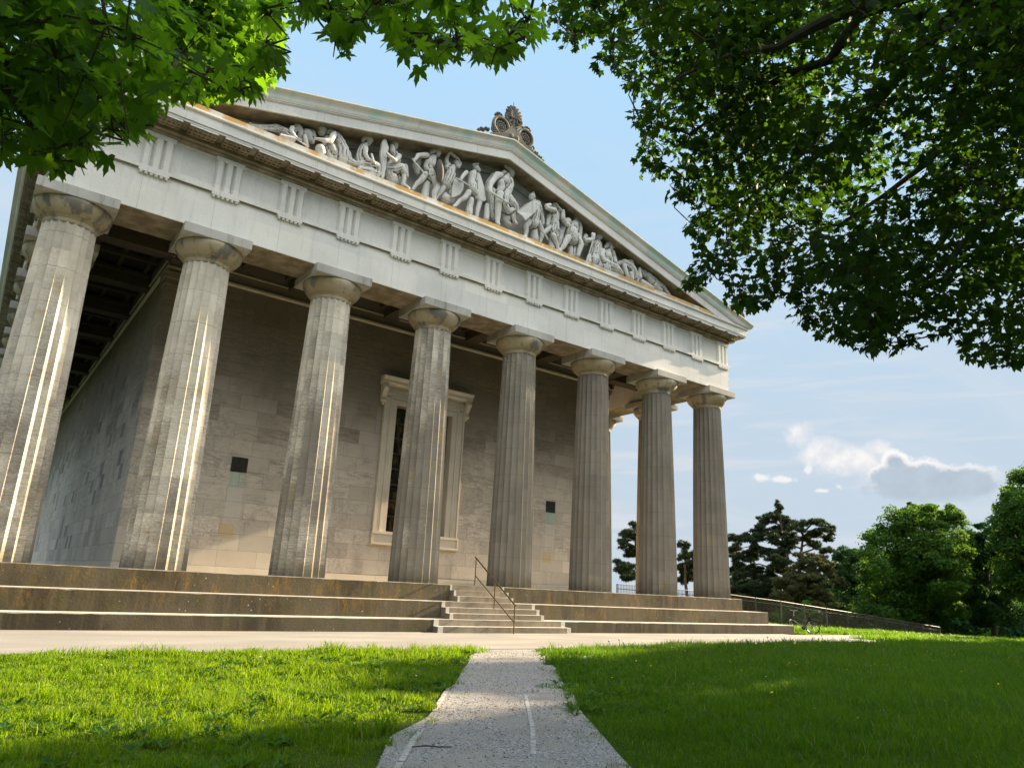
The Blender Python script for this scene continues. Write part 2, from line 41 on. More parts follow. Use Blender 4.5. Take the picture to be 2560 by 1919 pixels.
STATUES=[('stone warrior lying fallen at the left end of the gable, feet to the corner', [(0, [[4.398, -1.0, 13.918, 0.034], [4.495, -1.0, 13.888, 0.047], [4.677, -1.0, 13.919, 0.064], [5.015, -1.0, 14.067, 0.077], [5.215, -1.0, 14.146, 0.099]]), (0, [[4.721, -1.0, 13.875, 0.055], [5.027, -1.0, 13.985, 0.073], [5.208, -1.0, 14.059, 0.095]]), (1, [[5.219, -1.0, 14.119, 0.134], [5.432, -1.0, 14.119, 0.13], [5.6, -1.1, 14.055, 0.119]]), (0, [[5.575, -1.0, 14.075, 0.109], [5.787, -1.0, 14.262, 0.136], [5.926, -1.0, 14.416, 0.172], [6.043, -1.0, 14.291, 0.163], [6.103, -1.0, 14.139, 0.132]]), (0, [[5.697, -1.2, 14.224, 0.091], [5.66, -1.25, 14.069, 0.078], [5.806, -1.3, 13.868, 0.069], [5.987, -1.3, 13.84, 0.056]]), (0, [[6.261, -1.0, 14.324, 0.213], [6.358, -1.0, 14.21, 0.149]]), (0, [[6.148, -1.2, 14.121, 0.079], [6.213, -1.22, 13.874, 0.088], [6.277, -1.22, 13.77, 0.061]]), (0, [[6.396, -1.0, 14.386, 0.134], [6.518, -1.0, 14.397, 0.08], [6.49, -1.0, 14.135, 0.067]]), (0, [[6.223, -1.0, 14.464, 0.089], [6.46, -1.0, 14.529, 0.08], [6.54, -1.0, 14.384, 0.067]])], [('quiver', 'tube', [[5.309, -1.35, 13.679, 0.077], [5.793, -1.35, 13.744, 0.095]], 0.05), ('sword', 'tube', [[5.517, -1.3, 13.91, 0.021], [6.21, -1.4, 13.658, 0.026]], 0.05)]), ('kneeling stone woman in a head scarf bending left over the fallen warrior', [(0, [[6.744, -1.0, 14.741, 0.195], [6.744, -1.0, 14.66, 0.151]]), (1, [[6.853, -1.0, 14.711, 0.095], [7.041, -1.0, 14.729, 0.182], [7.264, -1.0, 14.646, 0.228], [7.413, -1.0, 14.482, 0.228], [7.547, -1.0, 14.265, 0.251], [7.578, -1.0, 14.003, 0.251]]), (1, [[7.681, -1.0, 14.232, 0.183], [7.771, -1.0, 14.018, 0.16], [7.992, -1.0, 13.998, 0.115], [8.19, -1.0, 14.001, 0.079]]), (0, [[7.114, -1.2, 14.633, 0.126], [6.972, -1.35, 14.239, 0.098], [6.756, -1.4, 14.137, 0.075], [6.459, -1.4, 14.065, 0.048]]), (0, [[6.96, -1.0, 14.53, 0.113], [6.893, -1.0, 14.226, 0.085], [6.847, -1.0, 14.092, 0.067]]), (0, [[7.09, -1.2, 14.143, 0.135], [7.191, -1.2, 14.007, 0.112]]), (1, [[7.016, -1.1, 14.071, 0.112], [7.088, -1.1, 13.831, 0.112], [7.294, -1.0, 13.88, 0.136]])], [('basket', 'ell', [[6.691, -1.25, 13.85, 0.166], [6.743, -1.25, 13.761, 0.155]], 0.05)]), ('seated stone woman in profile wearing a wreath, holding a small tablet on her knee', [(0, [[8.471, -1.0, 15.124, 0.17], [8.465, -1.0, 15.024, 0.119]]), (0, [[8.563, -1.0, 15.068, 0.035]]), (0, [[8.319, -1.0, 15.118, 0.123], [8.236, -1.0, 15.027, 0.06], [8.252, -1.0, 14.963, 0.046]]), (1, [[8.392, -1.0, 14.919, 0.079], [8.298, -1.0, 14.708, 0.161], [8.282, -1.0, 14.551, 0.192], [8.277, -1.0, 14.303, 0.209], [8.339, -1.0, 14.05, 0.226]]), (0, [[8.293, -1.25, 14.57, 0.095], [8.279, -1.3, 14.329, 0.083], [8.392, -1.35, 14.145, 0.072], [8.608, -1.4, 14.092, 0.055]]), (1, [[8.33, -1.1, 13.998, 0.191], [8.544, -1.2, 14.041, 0.174], [8.785, -1.25, 14.084, 0.14], [8.845, -1.2, 13.923, 0.14], [8.841, -1.2, 13.8, 0.157]]), (1, [[8.321, -1.1, 13.786, 0.19], [8.574, -1.2, 13.775, 0.191], [8.841, -1.2, 13.8, 0.122]])], [('tablet', 'plate', [[8.427, -1.45, 14.362, 0.0], [8.486, -1.45, 14.362, 0.0], [8.616, -1.45, 14.088, 0.0], [8.554, -1.45, 14.044, 0.0]], 0.05)]), ('bearded stone bard seated and plucking an upright harp', [(0, [[9.455, -1.0, 15.397, 0.169], [9.479, -1.0, 15.334, 0.146]]), (0, [[9.35, -1.1, 15.207, 0.099], [9.378, -1.12, 15.01, 0.108], [9.45, -1.1, 14.925, 0.072]]), (0, [[9.561, -1.0, 15.061, 0.108], [9.581, -1.0, 14.869, 0.191], [9.519, -1.0, 14.607, 0.198], [9.447, -1.0, 14.451, 0.215]]), (0, [[9.63, -1.15, 14.907, 0.108], [9.536, -1.25, 14.69, 0.089], [9.394, -1.35, 14.525, 0.082], [9.171, -1.4, 14.564, 0.063], [9.043, -1.4, 14.632, 0.056]]), (1, [[9.306, -1.0, 14.284, 0.196], [9.513, -1.1, 14.323, 0.196], [9.744, -1.2, 14.48, 0.143], [9.83, -1.2, 14.337, 0.126]]), (1, [[9.391, -1.0, 14.141, 0.196], [9.507, -1.05, 13.953, 0.214], [9.692, -1.0, 13.962, 0.125]]), (1, [[9.716, -1.0, 14.601, 0.126], [9.729, -1.0, 14.3, 0.126], [9.755, -1.0, 14.042, 0.108]]), (1, [[9.992, -1.0, 14.719, 0.091], [10.03, -1.0, 14.517, 0.091], [10.086, -1.0, 14.322, 0.073]]), (0, [[9.882, -1.2, 14.18, 0.09], [9.892, -1.25, 13.982, 0.075], [9.856, -1.25, 13.807, 0.071], [10.064, -1.35, 13.669, 0.046]])], [('harp', 'plate', [[8.934, -1.3, 15.25, 0.0], [9.007, -1.3, 15.22, 0.0], [9.137, -1.3, 14.974, 0.0], [9.113, -1.3, 14.624, 0.0], [9.11, -1.3, 14.163, 0.0], [9.081, -1.3, 13.713, 0.0], [8.973, -1.3, 13.686, 0.0], [8.946, -1.3, 14.093, 0.0], [8.852, -1.3, 14.651, 0.0], [8.868, -1.3, 15.139, 0.0]], 0.12)]), ('young bare chested stone warrior with curly hair, sword arm bent and a pointed oval shield', [(0, [[11.285, -1.0, 15.868, 0.151], [11.276, -1.0, 15.792, 0.123]]), (0, [[11.108, -1.0, 15.861, 0.126], [11.007, -1.0, 15.737, 0.094], [10.953, -1.0, 15.635, 0.062]]), (0, [[11.325, -1.0, 15.782, 0.035]]), (0, [[11.161, -1.0, 15.631, 0.094], [10.992, -1.0, 15.386, 0.165], [10.94, -1.0, 15.254, 0.179], [10.911, -1.0, 15.054, 0.186], [11.034, -1.0, 14.92, 0.186]]), (0, [[11.092, -1.0, 15.507, 0.156], [11.049, -1.0, 15.284, 0.171]]), (0, [[10.766, -1.1, 15.472, 0.116], [10.534, -1.2, 15.32, 0.095], [10.331, -1.25, 15.206, 0.079], [10.259, -1.3, 15.012, 0.067], [10.193, -1.3, 14.908, 0.066]]), (1, [[11.037, -1.0, 14.89, 0.186], [11.081, -1.0, 14.754, 0.202], [11.174, -1.0, 14.606, 0.155]]), (0, [[10.848, -1.0, 14.718, 0.139], [10.676, -1.0, 14.387, 0.11], [10.537, -1.0, 14.224, 0.091], [10.384, -1.0, 13.905, 0.061]]), (0, [[11.164, -1.15, 14.594, 0.139], [11.288, -1.2, 14.284, 0.116], [11.185, -1.2, 14.014, 0.107], [11.186, -1.2, 13.742, 0.07], [11.219, -1.3, 13.665, 0.052]]), (0, [[10.998, -0.9, 14.411, 0.155], [10.961, -0.9, 14.135, 0.154], [10.952, -0.9, 13.888, 0.169]]), (1, [[10.684, -0.8, 15.366, 0.125], [10.511, -0.8, 15.043, 0.139], [10.614, -0.8, 14.777, 0.108]])], [('sword', 'tube', [[10.075, -1.35, 14.9, 0.033], [10.192, -1.38, 14.762, 0.03], [10.651, -1.45, 14.401, 0.03]], 0.05), ('shield', 'ellplate', [[11.243, -1.4, 14.84, 0.166], [11.201, -1.4, 15.325, 0.0]], 0.07)]), ('helmeted stone fighter swinging a sword over his head with both arms, half hidden by neighbours', [(0, [[12.15, -1.0, 15.772, 0.128], [12.176, -1.0, 15.655, 0.106]]), (0, [[12.23, -1.0, 15.614, 0.064]]), (1, [[12.017, -1.0, 15.556, 0.096], [11.92, -1.0, 15.333, 0.175], [11.92, -1.0, 15.133, 0.206], [11.843, -1.0, 14.881, 0.189]]), (0, [[11.736, -1.0, 15.563, 0.095], [11.691, -1.0, 15.703, 0.087], [11.724, -1.0, 15.893, 0.073], [11.757, -1.1, 16.033, 0.06]]), (0, [[11.733, -1.0, 15.403, 0.095], [11.802, -1.0, 15.559, 0.095]]), (0, [[12.227, -1.0, 15.645, 0.096], [12.299, -1.0, 15.804, 0.087], [12.202, -1.0, 15.956, 0.074], [11.883, -1.1, 16.008, 0.057]]), (1, [[11.843, -1.0, 14.881, 0.205], [11.762, -1.0, 14.675, 0.173], [11.898, -1.0, 14.621, 0.126]]), (0, [[11.693, -1.0, 14.538, 0.103], [11.554, -1.0, 14.281, 0.094], [11.444, -1.0, 14.068, 0.065], [11.393, -1.0, 13.925, 0.046]]), (0, [[11.942, -1.0, 14.874, 0.111], [11.979, -1.0, 14.622, 0.095], [11.984, -1.0, 14.374, 0.069]]), (0, [[11.875, -0.9, 14.282, 0.173], [11.838, -0.9, 14.143, 0.204], [12.078, -0.9, 14.205, 0.158]])], [('sword', 'tube', [[11.661, -1.12, 16.045, 0.035], [11.818, -1.12, 16.034, 0.041], [12.309, -0.95, 15.865, 0.035]], 0.05)]), ('crowned stone warrior leaning back behind a big round shield with a spear held low', [(0, [[13.077, -1.0, 15.918, 0.155], [13.163, -1.0, 15.886, 0.114]]), (0, [[13.24, -1.0, 15.977, 0.039]]), (0, [[12.943, -1.0, 16.028, 0.078], [13.063, -1.0, 16.109, 0.067], [13.162, -1.0, 16.181, 0.047]]), (0, [[13.004, -1.0, 15.779, 0.088], [12.916, -1.0, 15.567, 0.17], [12.891, -1.0, 15.344, 0.155], [12.888, -1.0, 15.111, 0.174]]), (0, [[13.119, -1.0, 15.632, 0.117], [13.072, -1.0, 15.418, 0.117]]), (0, [[12.537, -1.15, 15.454, 0.088], [12.35, -1.25, 15.195, 0.08], [12.227, -1.3, 14.95, 0.068]]), (1, [[12.968, -1.0, 15.143, 0.175], [12.943, -1.0, 14.94, 0.184], [13.115, -1.0, 14.836, 0.155]]), (0, [[12.732, -1.1, 14.677, 0.123], [12.562, -1.15, 14.361, 0.107], [12.339, -1.15, 14.143, 0.083], [12.164, -1.15, 13.87, 0.071], [12.062, -1.2, 13.773, 0.056]]), (0, [[13.203, -1.0, 14.774, 0.128], [13.344, -1.0, 14.541, 0.109], [13.268, -1.0, 14.168, 0.097], [13.248, -1.0, 13.875, 0.073]]), (1, [[12.936, -1.0, 14.478, 0.116], [12.878, -1.0, 14.171, 0.134], [12.86, -1.0, 13.881, 0.153]]), (1, [[13.153, -1.0, 14.889, 0.097], [13.19, -1.0, 14.673, 0.089], [13.338, -1.0, 14.635, 0.07]])], [('spear', 'tube', [[11.954, -1.35, 14.87, 0.034], [12.23, -1.35, 14.871, 0.03], [12.75, -1.4, 14.72, 0.027]], 0.05), ('shield', 'plate', [[13.177, -1.12, 15.716, 0.0], [13.398, -1.12, 15.262, 0.0], [13.586, -1.12, 14.679, 0.0], [13.467, -1.12, 14.575, 0.0], [13.301, -1.12, 14.568, 0.0], [13.173, -1.12, 14.901, 0.0], [13.115, -1.12, 15.418, 0.0]], 0.06), ('hip_shield', 'plate', [[12.003, -1.2, 14.961, 0.0], [12.228, -1.2, 14.883, 0.0], [12.442, -1.2, 14.952, 0.0], [12.446, -1.2, 14.651, 0.0], [12.307, -1.2, 14.388, 0.0], [12.067, -1.2, 14.182, 0.0], [11.954, -1.2, 14.137, 0.0], [11.944, -1.2, 14.487, 0.0]], 0.06)]), ('tallest stone figure standing at the gable centre in winged helmet and long cloak', [(0, [[14.798, -1.0, 16.452, 0.161], [14.802, -1.0, 16.372, 0.132]]), (0, [[14.911, -1.0, 16.438, 0.037]]), (0, [[14.829, -1.0, 16.302, 0.081], [14.765, -1.0, 16.255, 0.069]]), (0, [[14.701, -1.0, 16.574, 0.143], [14.833, -1.0, 16.61, 0.135]]), (0, [[14.448, -1.0, 16.326, 0.101], [14.344, -1.0, 16.222, 0.101]]), (0, [[14.785, -1.0, 16.671, 0.098], [14.73, -1.0, 16.832, 0.094], [14.646, -1.0, 16.915, 0.057]]), (0, [[14.566, -1.0, 16.578, 0.081], [14.467, -1.0, 16.658, 0.073], [14.399, -1.0, 16.751, 0.045]]), (0, [[14.608, -1.0, 16.251, 0.122], [14.474, -1.0, 15.909, 0.278], [14.417, -1.0, 15.77, 0.302], [14.43, -1.0, 15.556, 0.281], [14.34, -1.0, 15.262, 0.26]]), (0, [[14.223, -1.0, 16.051, 0.181], [14.004, -1.1, 15.953, 0.159], [13.816, -1.15, 15.654, 0.127], [13.67, -1.2, 15.394, 0.114], [13.602, -1.25, 15.091, 0.094], [13.62, -1.28, 14.988, 0.086]]), (0, [[14.231, -1.1, 15.135, 0.199], [14.135, -1.15, 14.724, 0.158], [14.132, -1.15, 14.432, 0.142], [14.133, -1.15, 14.104, 0.118], [14.104, -1.2, 13.824, 0.086], [14.112, -1.3, 13.729, 0.066]]), (0, [[14.63, -1.0, 15.178, 0.201], [14.929, -1.15, 14.951, 0.161], [14.902, -1.15, 14.664, 0.12], [14.872, -1.15, 14.418, 0.108], [14.936, -1.2, 14.187, 0.08], [14.977, -1.3, 14.064, 0.052]]), (1, [[14.68, -1.1, 16.032, 0.121], [14.738, -1.1, 15.814, 0.121], [14.57, -1.15, 15.405, 0.14], [14.424, -1.2, 15.049, 0.159], [14.424, -1.2, 14.696, 0.139], [14.609, -1.2, 14.513, 0.119], [14.883, -1.2, 14.715, 0.1]]), (1, [[14.586, -1.15, 15.154, 0.18], [14.759, -1.2, 14.943, 0.18], [14.943, -1.2, 14.817, 0.14], [15.044, -1.2, 14.618, 0.08]]), (1, [[13.971, -0.9, 16.013, 0.12], [13.816, -0.85, 15.634, 0.159], [13.736, -0.85, 15.247, 0.159], [13.929, -0.85, 14.93, 0.179], [14.012, -0.9, 14.453, 0.138], [14.093, -0.9, 14.193, 0.118]]), (1, [[13.953, -0.9, 15.311, 0.159], [14.063, -0.9, 14.961, 0.159], [14.131, -0.9, 14.595, 0.119]]), (0, [[13.681, -1.0, 14.517, 0.098], [13.701, -1.0, 14.236, 0.117], [13.7, -1.0, 13.948, 0.117]]), (0, [[14.53, -0.9, 14.453, 0.14], [14.698, -0.95, 14.318, 0.22], [14.847, -1.0, 14.157, 0.2]])], [('sword', 'tube', [[13.551, -1.32, 14.962, 0.031], [13.688, -1.34, 14.911, 0.051], [14.476, -1.42, 14.719, 0.039]], 0.05)]), ('stone legionary in a plumed helmet behind a tilted rectangular curved shield', [(0, [[15.909, -1.0, 15.765, 0.164], [15.902, -1.0, 15.681, 0.125]]), (0, [[15.786, -1.0, 15.676, 0.033]]), (0, [[15.984, -1.0, 15.897, 0.083], [15.98, -1.0, 15.988, 0.062]]), (1, [[15.999, -1.0, 15.616, 0.124], [16.078, -1.0, 15.433, 0.209], [16.093, -1.0, 15.123, 0.227], [16.062, -1.0, 14.808, 0.226], [16.029, -1.0, 14.555, 0.226]]), (1, [[16.234, -1.0, 15.605, 0.125], [16.388, -1.0, 15.336, 0.104], [16.498, -1.0, 15.01, 0.091], [16.535, -1.0, 14.719, 0.071]]), (0, [[15.821, -1.0, 14.559, 0.163], [15.576, -1.1, 14.27, 0.129], [15.632, -1.1, 14.054, 0.109], [15.599, -1.1, 13.826, 0.081], [15.464, -1.2, 13.642, 0.06]]), (0, [[16.278, -1.0, 14.686, 0.165], [16.426, -1.0, 14.538, 0.124], [16.55, -1.0, 14.401, 0.108], [16.515, -1.0, 14.127, 0.091], [16.457, -1.0, 13.887, 0.07]]), (0, [[16.161, -0.9, 14.442, 0.144], [16.197, -0.9, 14.194, 0.164], [16.231, -0.9, 13.966, 0.185]])], [('shield', 'plate', [[14.968, -1.4, 14.58, 0.0], [15.299, -1.4, 15.031, 0.0], [15.69, -1.4, 15.372, 0.0], [16.079, -1.4, 15.201, 0.0], [15.765, -1.4, 14.792, 0.0], [15.349, -1.4, 14.321, 0.0], [15.172, -1.4, 14.491, 0.0]], 0.08), ('sword', 'tube', [[16.273, -1.2, 14.323, 0.037], [16.609, -1.2, 14.123, 0.037], [16.698, -1.2, 13.974, 0.025]], 0.05)]), ('stone archer with one arm bent up above his head and a quiver at his belt', [(0, [[17.184, -1.0, 15.805, 0.178], [17.177, -1.0, 15.697, 0.133]]), (1, [[17.191, -1.0, 15.64, 0.095], [17.175, -1.0, 15.427, 0.204], [17.136, -1.0, 15.205, 0.221], [17.122, -1.0, 14.953, 0.21]]), (0, [[16.98, -1.2, 15.476, 0.117], [16.748, -1.25, 15.408, 0.108], [16.518, -1.3, 15.36, 0.095], [16.467, -1.3, 15.443, 0.087], [16.675, -1.3, 15.564, 0.075]]), (0, [[17.362, -1.0, 15.663, 0.119], [17.465, -1.0, 15.535, 0.098], [17.556, -1.0, 15.423, 0.085]]), (1, [[17.126, -1.0, 14.872, 0.199], [17.086, -1.0, 14.653, 0.199], [17.191, -1.0, 14.466, 0.199], [17.311, -1.0, 14.468, 0.126]]), (0, [[17.063, -1.1, 14.341, 0.129], [17.192, -1.1, 14.123, 0.112], [17.296, -1.1, 13.937, 0.088], [17.349, -1.1, 13.814, 0.071], [17.411, -1.2, 13.717, 0.05]]), (0, [[16.963, -1.0, 14.731, 0.138], [16.758, -1.0, 14.495, 0.112], [16.623, -1.0, 14.346, 0.091]]), (1, [[16.893, -1.0, 15.239, 0.105], [16.832, -1.0, 14.99, 0.096], [16.794, -1.0, 14.752, 0.075]]), (0, [[17.141, -0.9, 14.222, 0.126], [17.196, -0.9, 14.038, 0.167], [17.178, -0.9, 13.911, 0.167]])], [('quiver', 'tube', [[17.222, -1.15, 15.031, 0.071], [17.249, -1.15, 14.652, 0.08]], 0.05)]), ('stone general in a pleated tunic and cloak raising a short sword, head turned left', [(0, [[18.434, -1.0, 15.823, 0.177], [18.413, -1.0, 15.698, 0.136]]), (0, [[18.284, -1.0, 15.735, 0.035]]), (0, [[18.441, -1.0, 15.603, 0.097], [18.273, -1.0, 15.3, 0.238], [18.226, -1.0, 15.187, 0.258], [18.181, -1.0, 15.003, 0.257]]), (0, [[17.833, -1.1, 15.296, 0.17], [17.62, -1.15, 15.157, 0.119], [17.474, -1.2, 15.289, 0.106], [17.477, -1.2, 15.539, 0.085], [17.486, -1.2, 15.626, 0.076]]), (0, [[17.667, -1.3, 15.01, 0.118], [17.748, -1.35, 14.937, 0.076]]), (2, [[18.158, -1.0, 14.953, 0.278], [18.114, -1.0, 14.771, 0.299], [18.194, -1.0, 14.612, 0.299]]), (2, [[18.414, -1.0, 14.835, 0.193], [18.468, -1.0, 14.729, 0.193]]), (0, [[17.841, -1.15, 14.493, 0.161], [17.726, -1.15, 14.269, 0.13], [17.613, -1.15, 14.026, 0.109], [17.451, -1.15, 13.79, 0.071]]), (0, [[18.482, -1.1, 14.633, 0.171], [18.595, -1.15, 14.424, 0.133], [18.502, -1.15, 14.144, 0.115], [18.434, -1.15, 13.875, 0.085]]), (1, [[18.545, -1.0, 15.556, 0.108], [18.654, -1.0, 15.341, 0.1], [18.638, -1.0, 15.019, 0.086], [18.668, -1.0, 14.841, 0.065]]), (1, [[17.789, -0.9, 15.153, 0.107], [17.654, -0.9, 14.772, 0.127], [17.594, -0.9, 14.421, 0.127], [17.579, -0.9, 14.17, 0.076]]), (0, [[18.313, -0.9, 14.463, 0.172], [18.273, -0.9, 14.159, 0.214], [18.281, -0.9, 13.914, 0.213]])], [('sword', 'tube', [[17.508, -1.22, 15.543, 0.034], [17.346, -1.22, 15.627, 0.034], [17.062, -1.2, 15.828, 0.025]], 0.05)]), ('stone standard bearer in a long cloak holding an eagle staff, looking up to the left', [(0, [[19.798, -1.0, 15.298, 0.175], [19.747, -1.0, 15.194, 0.134]]), (0, [[19.613, -1.0, 15.233, 0.035]]), (1, [[19.723, -1.0, 15.057, 0.099], [19.596, -1.0, 14.79, 0.222], [19.547, -1.0, 14.592, 0.241], [19.5, -1.0, 14.323, 0.24], [19.48, -1.0, 14.064, 0.261]]), (0, [[19.21, -1.1, 14.904, 0.131], [18.909, -1.15, 14.738, 0.108], [18.945, -1.25, 14.734, 0.086], [19.18, -1.3, 14.839, 0.074]]), (1, [[18.988, -1.0, 15.034, 0.109], [18.94, -1.0, 14.87, 0.109], [18.996, -1.0, 14.7, 0.108]]), (1, [[19.778, -1.0, 14.969, 0.132], [19.81, -1.0, 14.681, 0.132], [19.762, -1.0, 14.41, 0.132], [19.767, -1.0, 14.158, 0.131]]), (0, [[19.15, -1.3, 15.017, 0.095], [19.153, -1.3, 14.871, 0.095]]), (0, [[19.084, -1.3, 15.057, 0.052], [19.121, -1.3, 15.134, 0.035]]), (0, [[19.226, -1.3, 15.129, 0.043], [19.227, -1.3, 15.045, 0.056]]), (1, [[19.53, -1.0, 14.165, 0.196], [19.744, -1.0, 14.024, 0.153], [19.773, -1.0, 13.887, 0.131]]), (0, [[19.219, -1.0, 14.104, 0.13], [19.198, -1.0, 13.888, 0.13]])], [('staff', 'tube', [[19.137, -1.32, 14.774, 0.026], [18.78, -1.32, 13.639, 0.025]], 0.05)]), ('broad seated stone captive with thick shaggy hair and arms resting on his knees', [(0, [[20.479, -1.0, 14.994, 0.166], [20.453, -1.0, 14.877, 0.13]]), (0, [[20.476, -1.0, 15.21, 0.179], [20.314, -1.0, 15.046, 0.134], [20.181, -1.0, 14.893, 0.089]]), (0, [[20.696, -1.0, 15.198, 0.09], [20.725, -1.0, 15.078, 0.058]]), (0, [[20.373, -1.0, 14.786, 0.134], [20.269, -1.0, 14.496, 0.255], [20.325, -1.0, 14.384, 0.266], [20.409, -1.0, 14.198, 0.244]]), (0, [[19.929, -1.1, 14.599, 0.132], [19.833, -1.15, 14.295, 0.118], [19.947, -1.2, 14.104, 0.101], [20.246, -1.25, 14.078, 0.083]]), (0, [[20.618, -1.0, 14.803, 0.134], [20.73, -1.0, 14.603, 0.112], [20.694, -1.15, 14.302, 0.093], [20.777, -1.15, 14.201, 0.071]]), (1, [[20.125, -1.1, 14.071, 0.198], [20.133, -1.15, 13.845, 0.175], [20.241, -1.15, 13.754, 0.132]]), (1, [[20.491, -1.0, 14.097, 0.2], [20.775, -1.1, 13.983, 0.2], [21.078, -1.1, 13.865, 0.134]]), (1, [[19.953, -1.0, 14.156, 0.132], [19.984, -1.0, 13.933, 0.154]])], []), ('hunched stone figure crouching with the back turned and one arm down to the ledge', [(0, [[21.793, -1.0, 14.669, 0.18], [21.879, -1.0, 14.609, 0.128]]), (1, [[21.398, -1.0, 14.519, 0.203], [21.652, -1.0, 14.427, 0.25], [21.852, -1.0, 14.273, 0.25], [21.995, -1.0, 14.1, 0.205]]), (0, [[21.269, -1.1, 14.312, 0.135], [21.303, -1.15, 14.091, 0.112], [21.393, -1.2, 13.823, 0.089], [21.449, -1.2, 13.734, 0.076]]), (1, [[21.937, -1.0, 14.3, 0.182], [22.167, -1.0, 14.153, 0.151], [22.224, -1.0, 13.909, 0.114]]), (1, [[21.009, -1.0, 14.35, 0.112], [21.202, -1.0, 14.456, 0.135]]), (0, [[21.72, -1.1, 14.045, 0.136], [21.725, -1.15, 13.793, 0.113]])], []), ('stone soldier lying slumped at the right end of the gable with one knee raised', [(0, [[22.292, -1.1, 14.488, 0.082], [22.277, -1.1, 14.286, 0.096], [22.296, -1.15, 14.056, 0.091]]), (0, [[22.427, -1.0, 14.565, 0.083], [22.602, -1.0, 14.444, 0.092], [22.748, -1.0, 14.313, 0.092]]), (0, [[22.72, -1.0, 14.503, 0.116], [22.749, -1.0, 14.402, 0.102]]), (2, [[22.866, -1.0, 14.394, 0.162], [23.044, -1.0, 14.316, 0.195], [23.161, -1.0, 14.175, 0.186]]), (1, [[23.222, -1.0, 14.327, 0.163], [23.461, -1.0, 14.2, 0.173], [23.701, -1.0, 14.095, 0.15]]), (0, [[23.702, -1.0, 14.229, 0.127], [24.067, -1.0, 14.138, 0.104], [24.249, -1.0, 13.99, 0.08], [24.509, -1.0, 13.853, 0.047]]), (0, [[22.542, -1.0, 13.941, 0.138], [22.893, -1.0, 13.895, 0.129], [23.278, -1.0, 13.878, 0.084]]), (1, [[23.399, -1.0, 14.07, 0.14], [23.639, -1.0, 13.965, 0.117], [23.911, -1.0, 13.935, 0.07]])], [])]
PINE1=[[60.0,16.77,8.4,0.38,0.58],[60.09,17.49,7.64,0.88,0.59],[59.69,18.49,7.11,0.73,0.59],[61.28,16.92,7.19,0.74,0.59],[59.58,18.46,6.3,1.03,0.66],[61.13,17.18,6.39,1.18,0.67],[57.39,17.76,5.31,0.85,0.64],[57.8,19.61,5.39,1.16,0.58],[58.75,20.99,4.54,0.89,0.74],[58.69,19.53,3.86,1.17,0.73],[58.83,20.8,2.94,0.89,0.89],[58.52,16.57,5.37,0.71,0.43],[58.79,18.32,4.51,0.72,0.52],[58.64,17.32,4.11,0.86,0.43],[58.06,19.98,1.6,1.16,1.16],[58.88,18.94,2.7,0.87,0.73],[57.75,17.49,1.02,1.42,0.99],[57.57,18.89,0.59,1.29,0.86],[58.81,17.41,2.07,1.15,0.86],[60.99,17.75,3.08,1.18,0.89],[60.3,18.03,0.71,1.32,1.03],[59.2,16.19,-0.13,1.57,0.86],[59.28,19.69,-0.4,1.76,0.88],[56.92,19.37,0.05,1.28,1.14]]
PINE2=[[59.5,14.07,6.79,0.57,0.37],[58.76,12.26,6.65,0.83,0.5],[58.79,11.51,6.13,0.69,0.5],[61.28,12.86,5.63,0.57,0.37],[58.85,12.78,5.81,0.7,0.5],[58.12,13.95,6.28,0.7,0.5],[59.98,15.75,5.47,0.86,0.65],[59.44,16.03,4.79,0.72,0.52],[59.59,12.25,4.37,0.7,0.31],[60.95,14.1,4.99,0.58,0.35],[59.41,13.98,5.38,0.57,0.37],[58.8,15.95,4.11,0.85,0.57],[57.41,15.37,3.39,0.97,0.56]]
PINE2B=[[57.13,12.04,3.49,1.22,0.68],[57.07,11.02,2.91,0.8,0.54],[56.9,12.63,2.53,1.08,0.81],[57.87,10.68,1.79,0.67,0.49],[56.09,10.92,1.6,1.19,0.73],[55.65,11.96,1.1,1.06,1.06],[55.69,11.01,0.57,1.05,0.66],[54.33,13.07,1.48,1.05,0.79],[54.46,12.54,0.7,1.05,0.79],[55.3,12.22,1.76,0.92,0.79],[55.88,12.71,-0.06,1.47,0.8],[55.33,10.85,-0.11,1.31,0.65]]
PINE3=[[44.61,20.62,5.56,0.5,0.38],[43.73,20.44,4.77,0.62,0.5],[43.48,20.69,3.93,0.5,0.5],[44.8,21.14,3.32,0.76,0.51],[44.09,20.78,2.11,1.0,0.75],[43.91,20.43,1.41,0.99,0.62],[44.64,20.0,4.71,0.62,0.5],[45.16,20.33,3.69,0.63,0.5]]
PINE4=[[49.44,19.14,4.22,0.52,0.42],[51.39,20.3,3.62,0.81,0.46],[49.33,19.23,3.36,0.39,0.44],[50.61,20.48,2.46,0.67,0.67],[51.11,20.27,1.88,0.62,0.54],[49.87,18.6,2.67,0.78,0.52],[50.77,20.48,1.37,0.67,0.54]]
DEC1=[[76.16,19.25,4.65,2.11,1.05],[76.8,20.81,3.93,1.43,1.43],[74.61,17.75,3.1,2.06,2.06],[74.13,19.21,1.15,2.06,2.06],[74.31,20.42,3.34,1.04,1.21],[79.57,20.63,0.68,2.38,2.19],[74.52,20.36,-0.49,1.91,1.39],[78.75,19.31,5.2,1.08,0.72]]
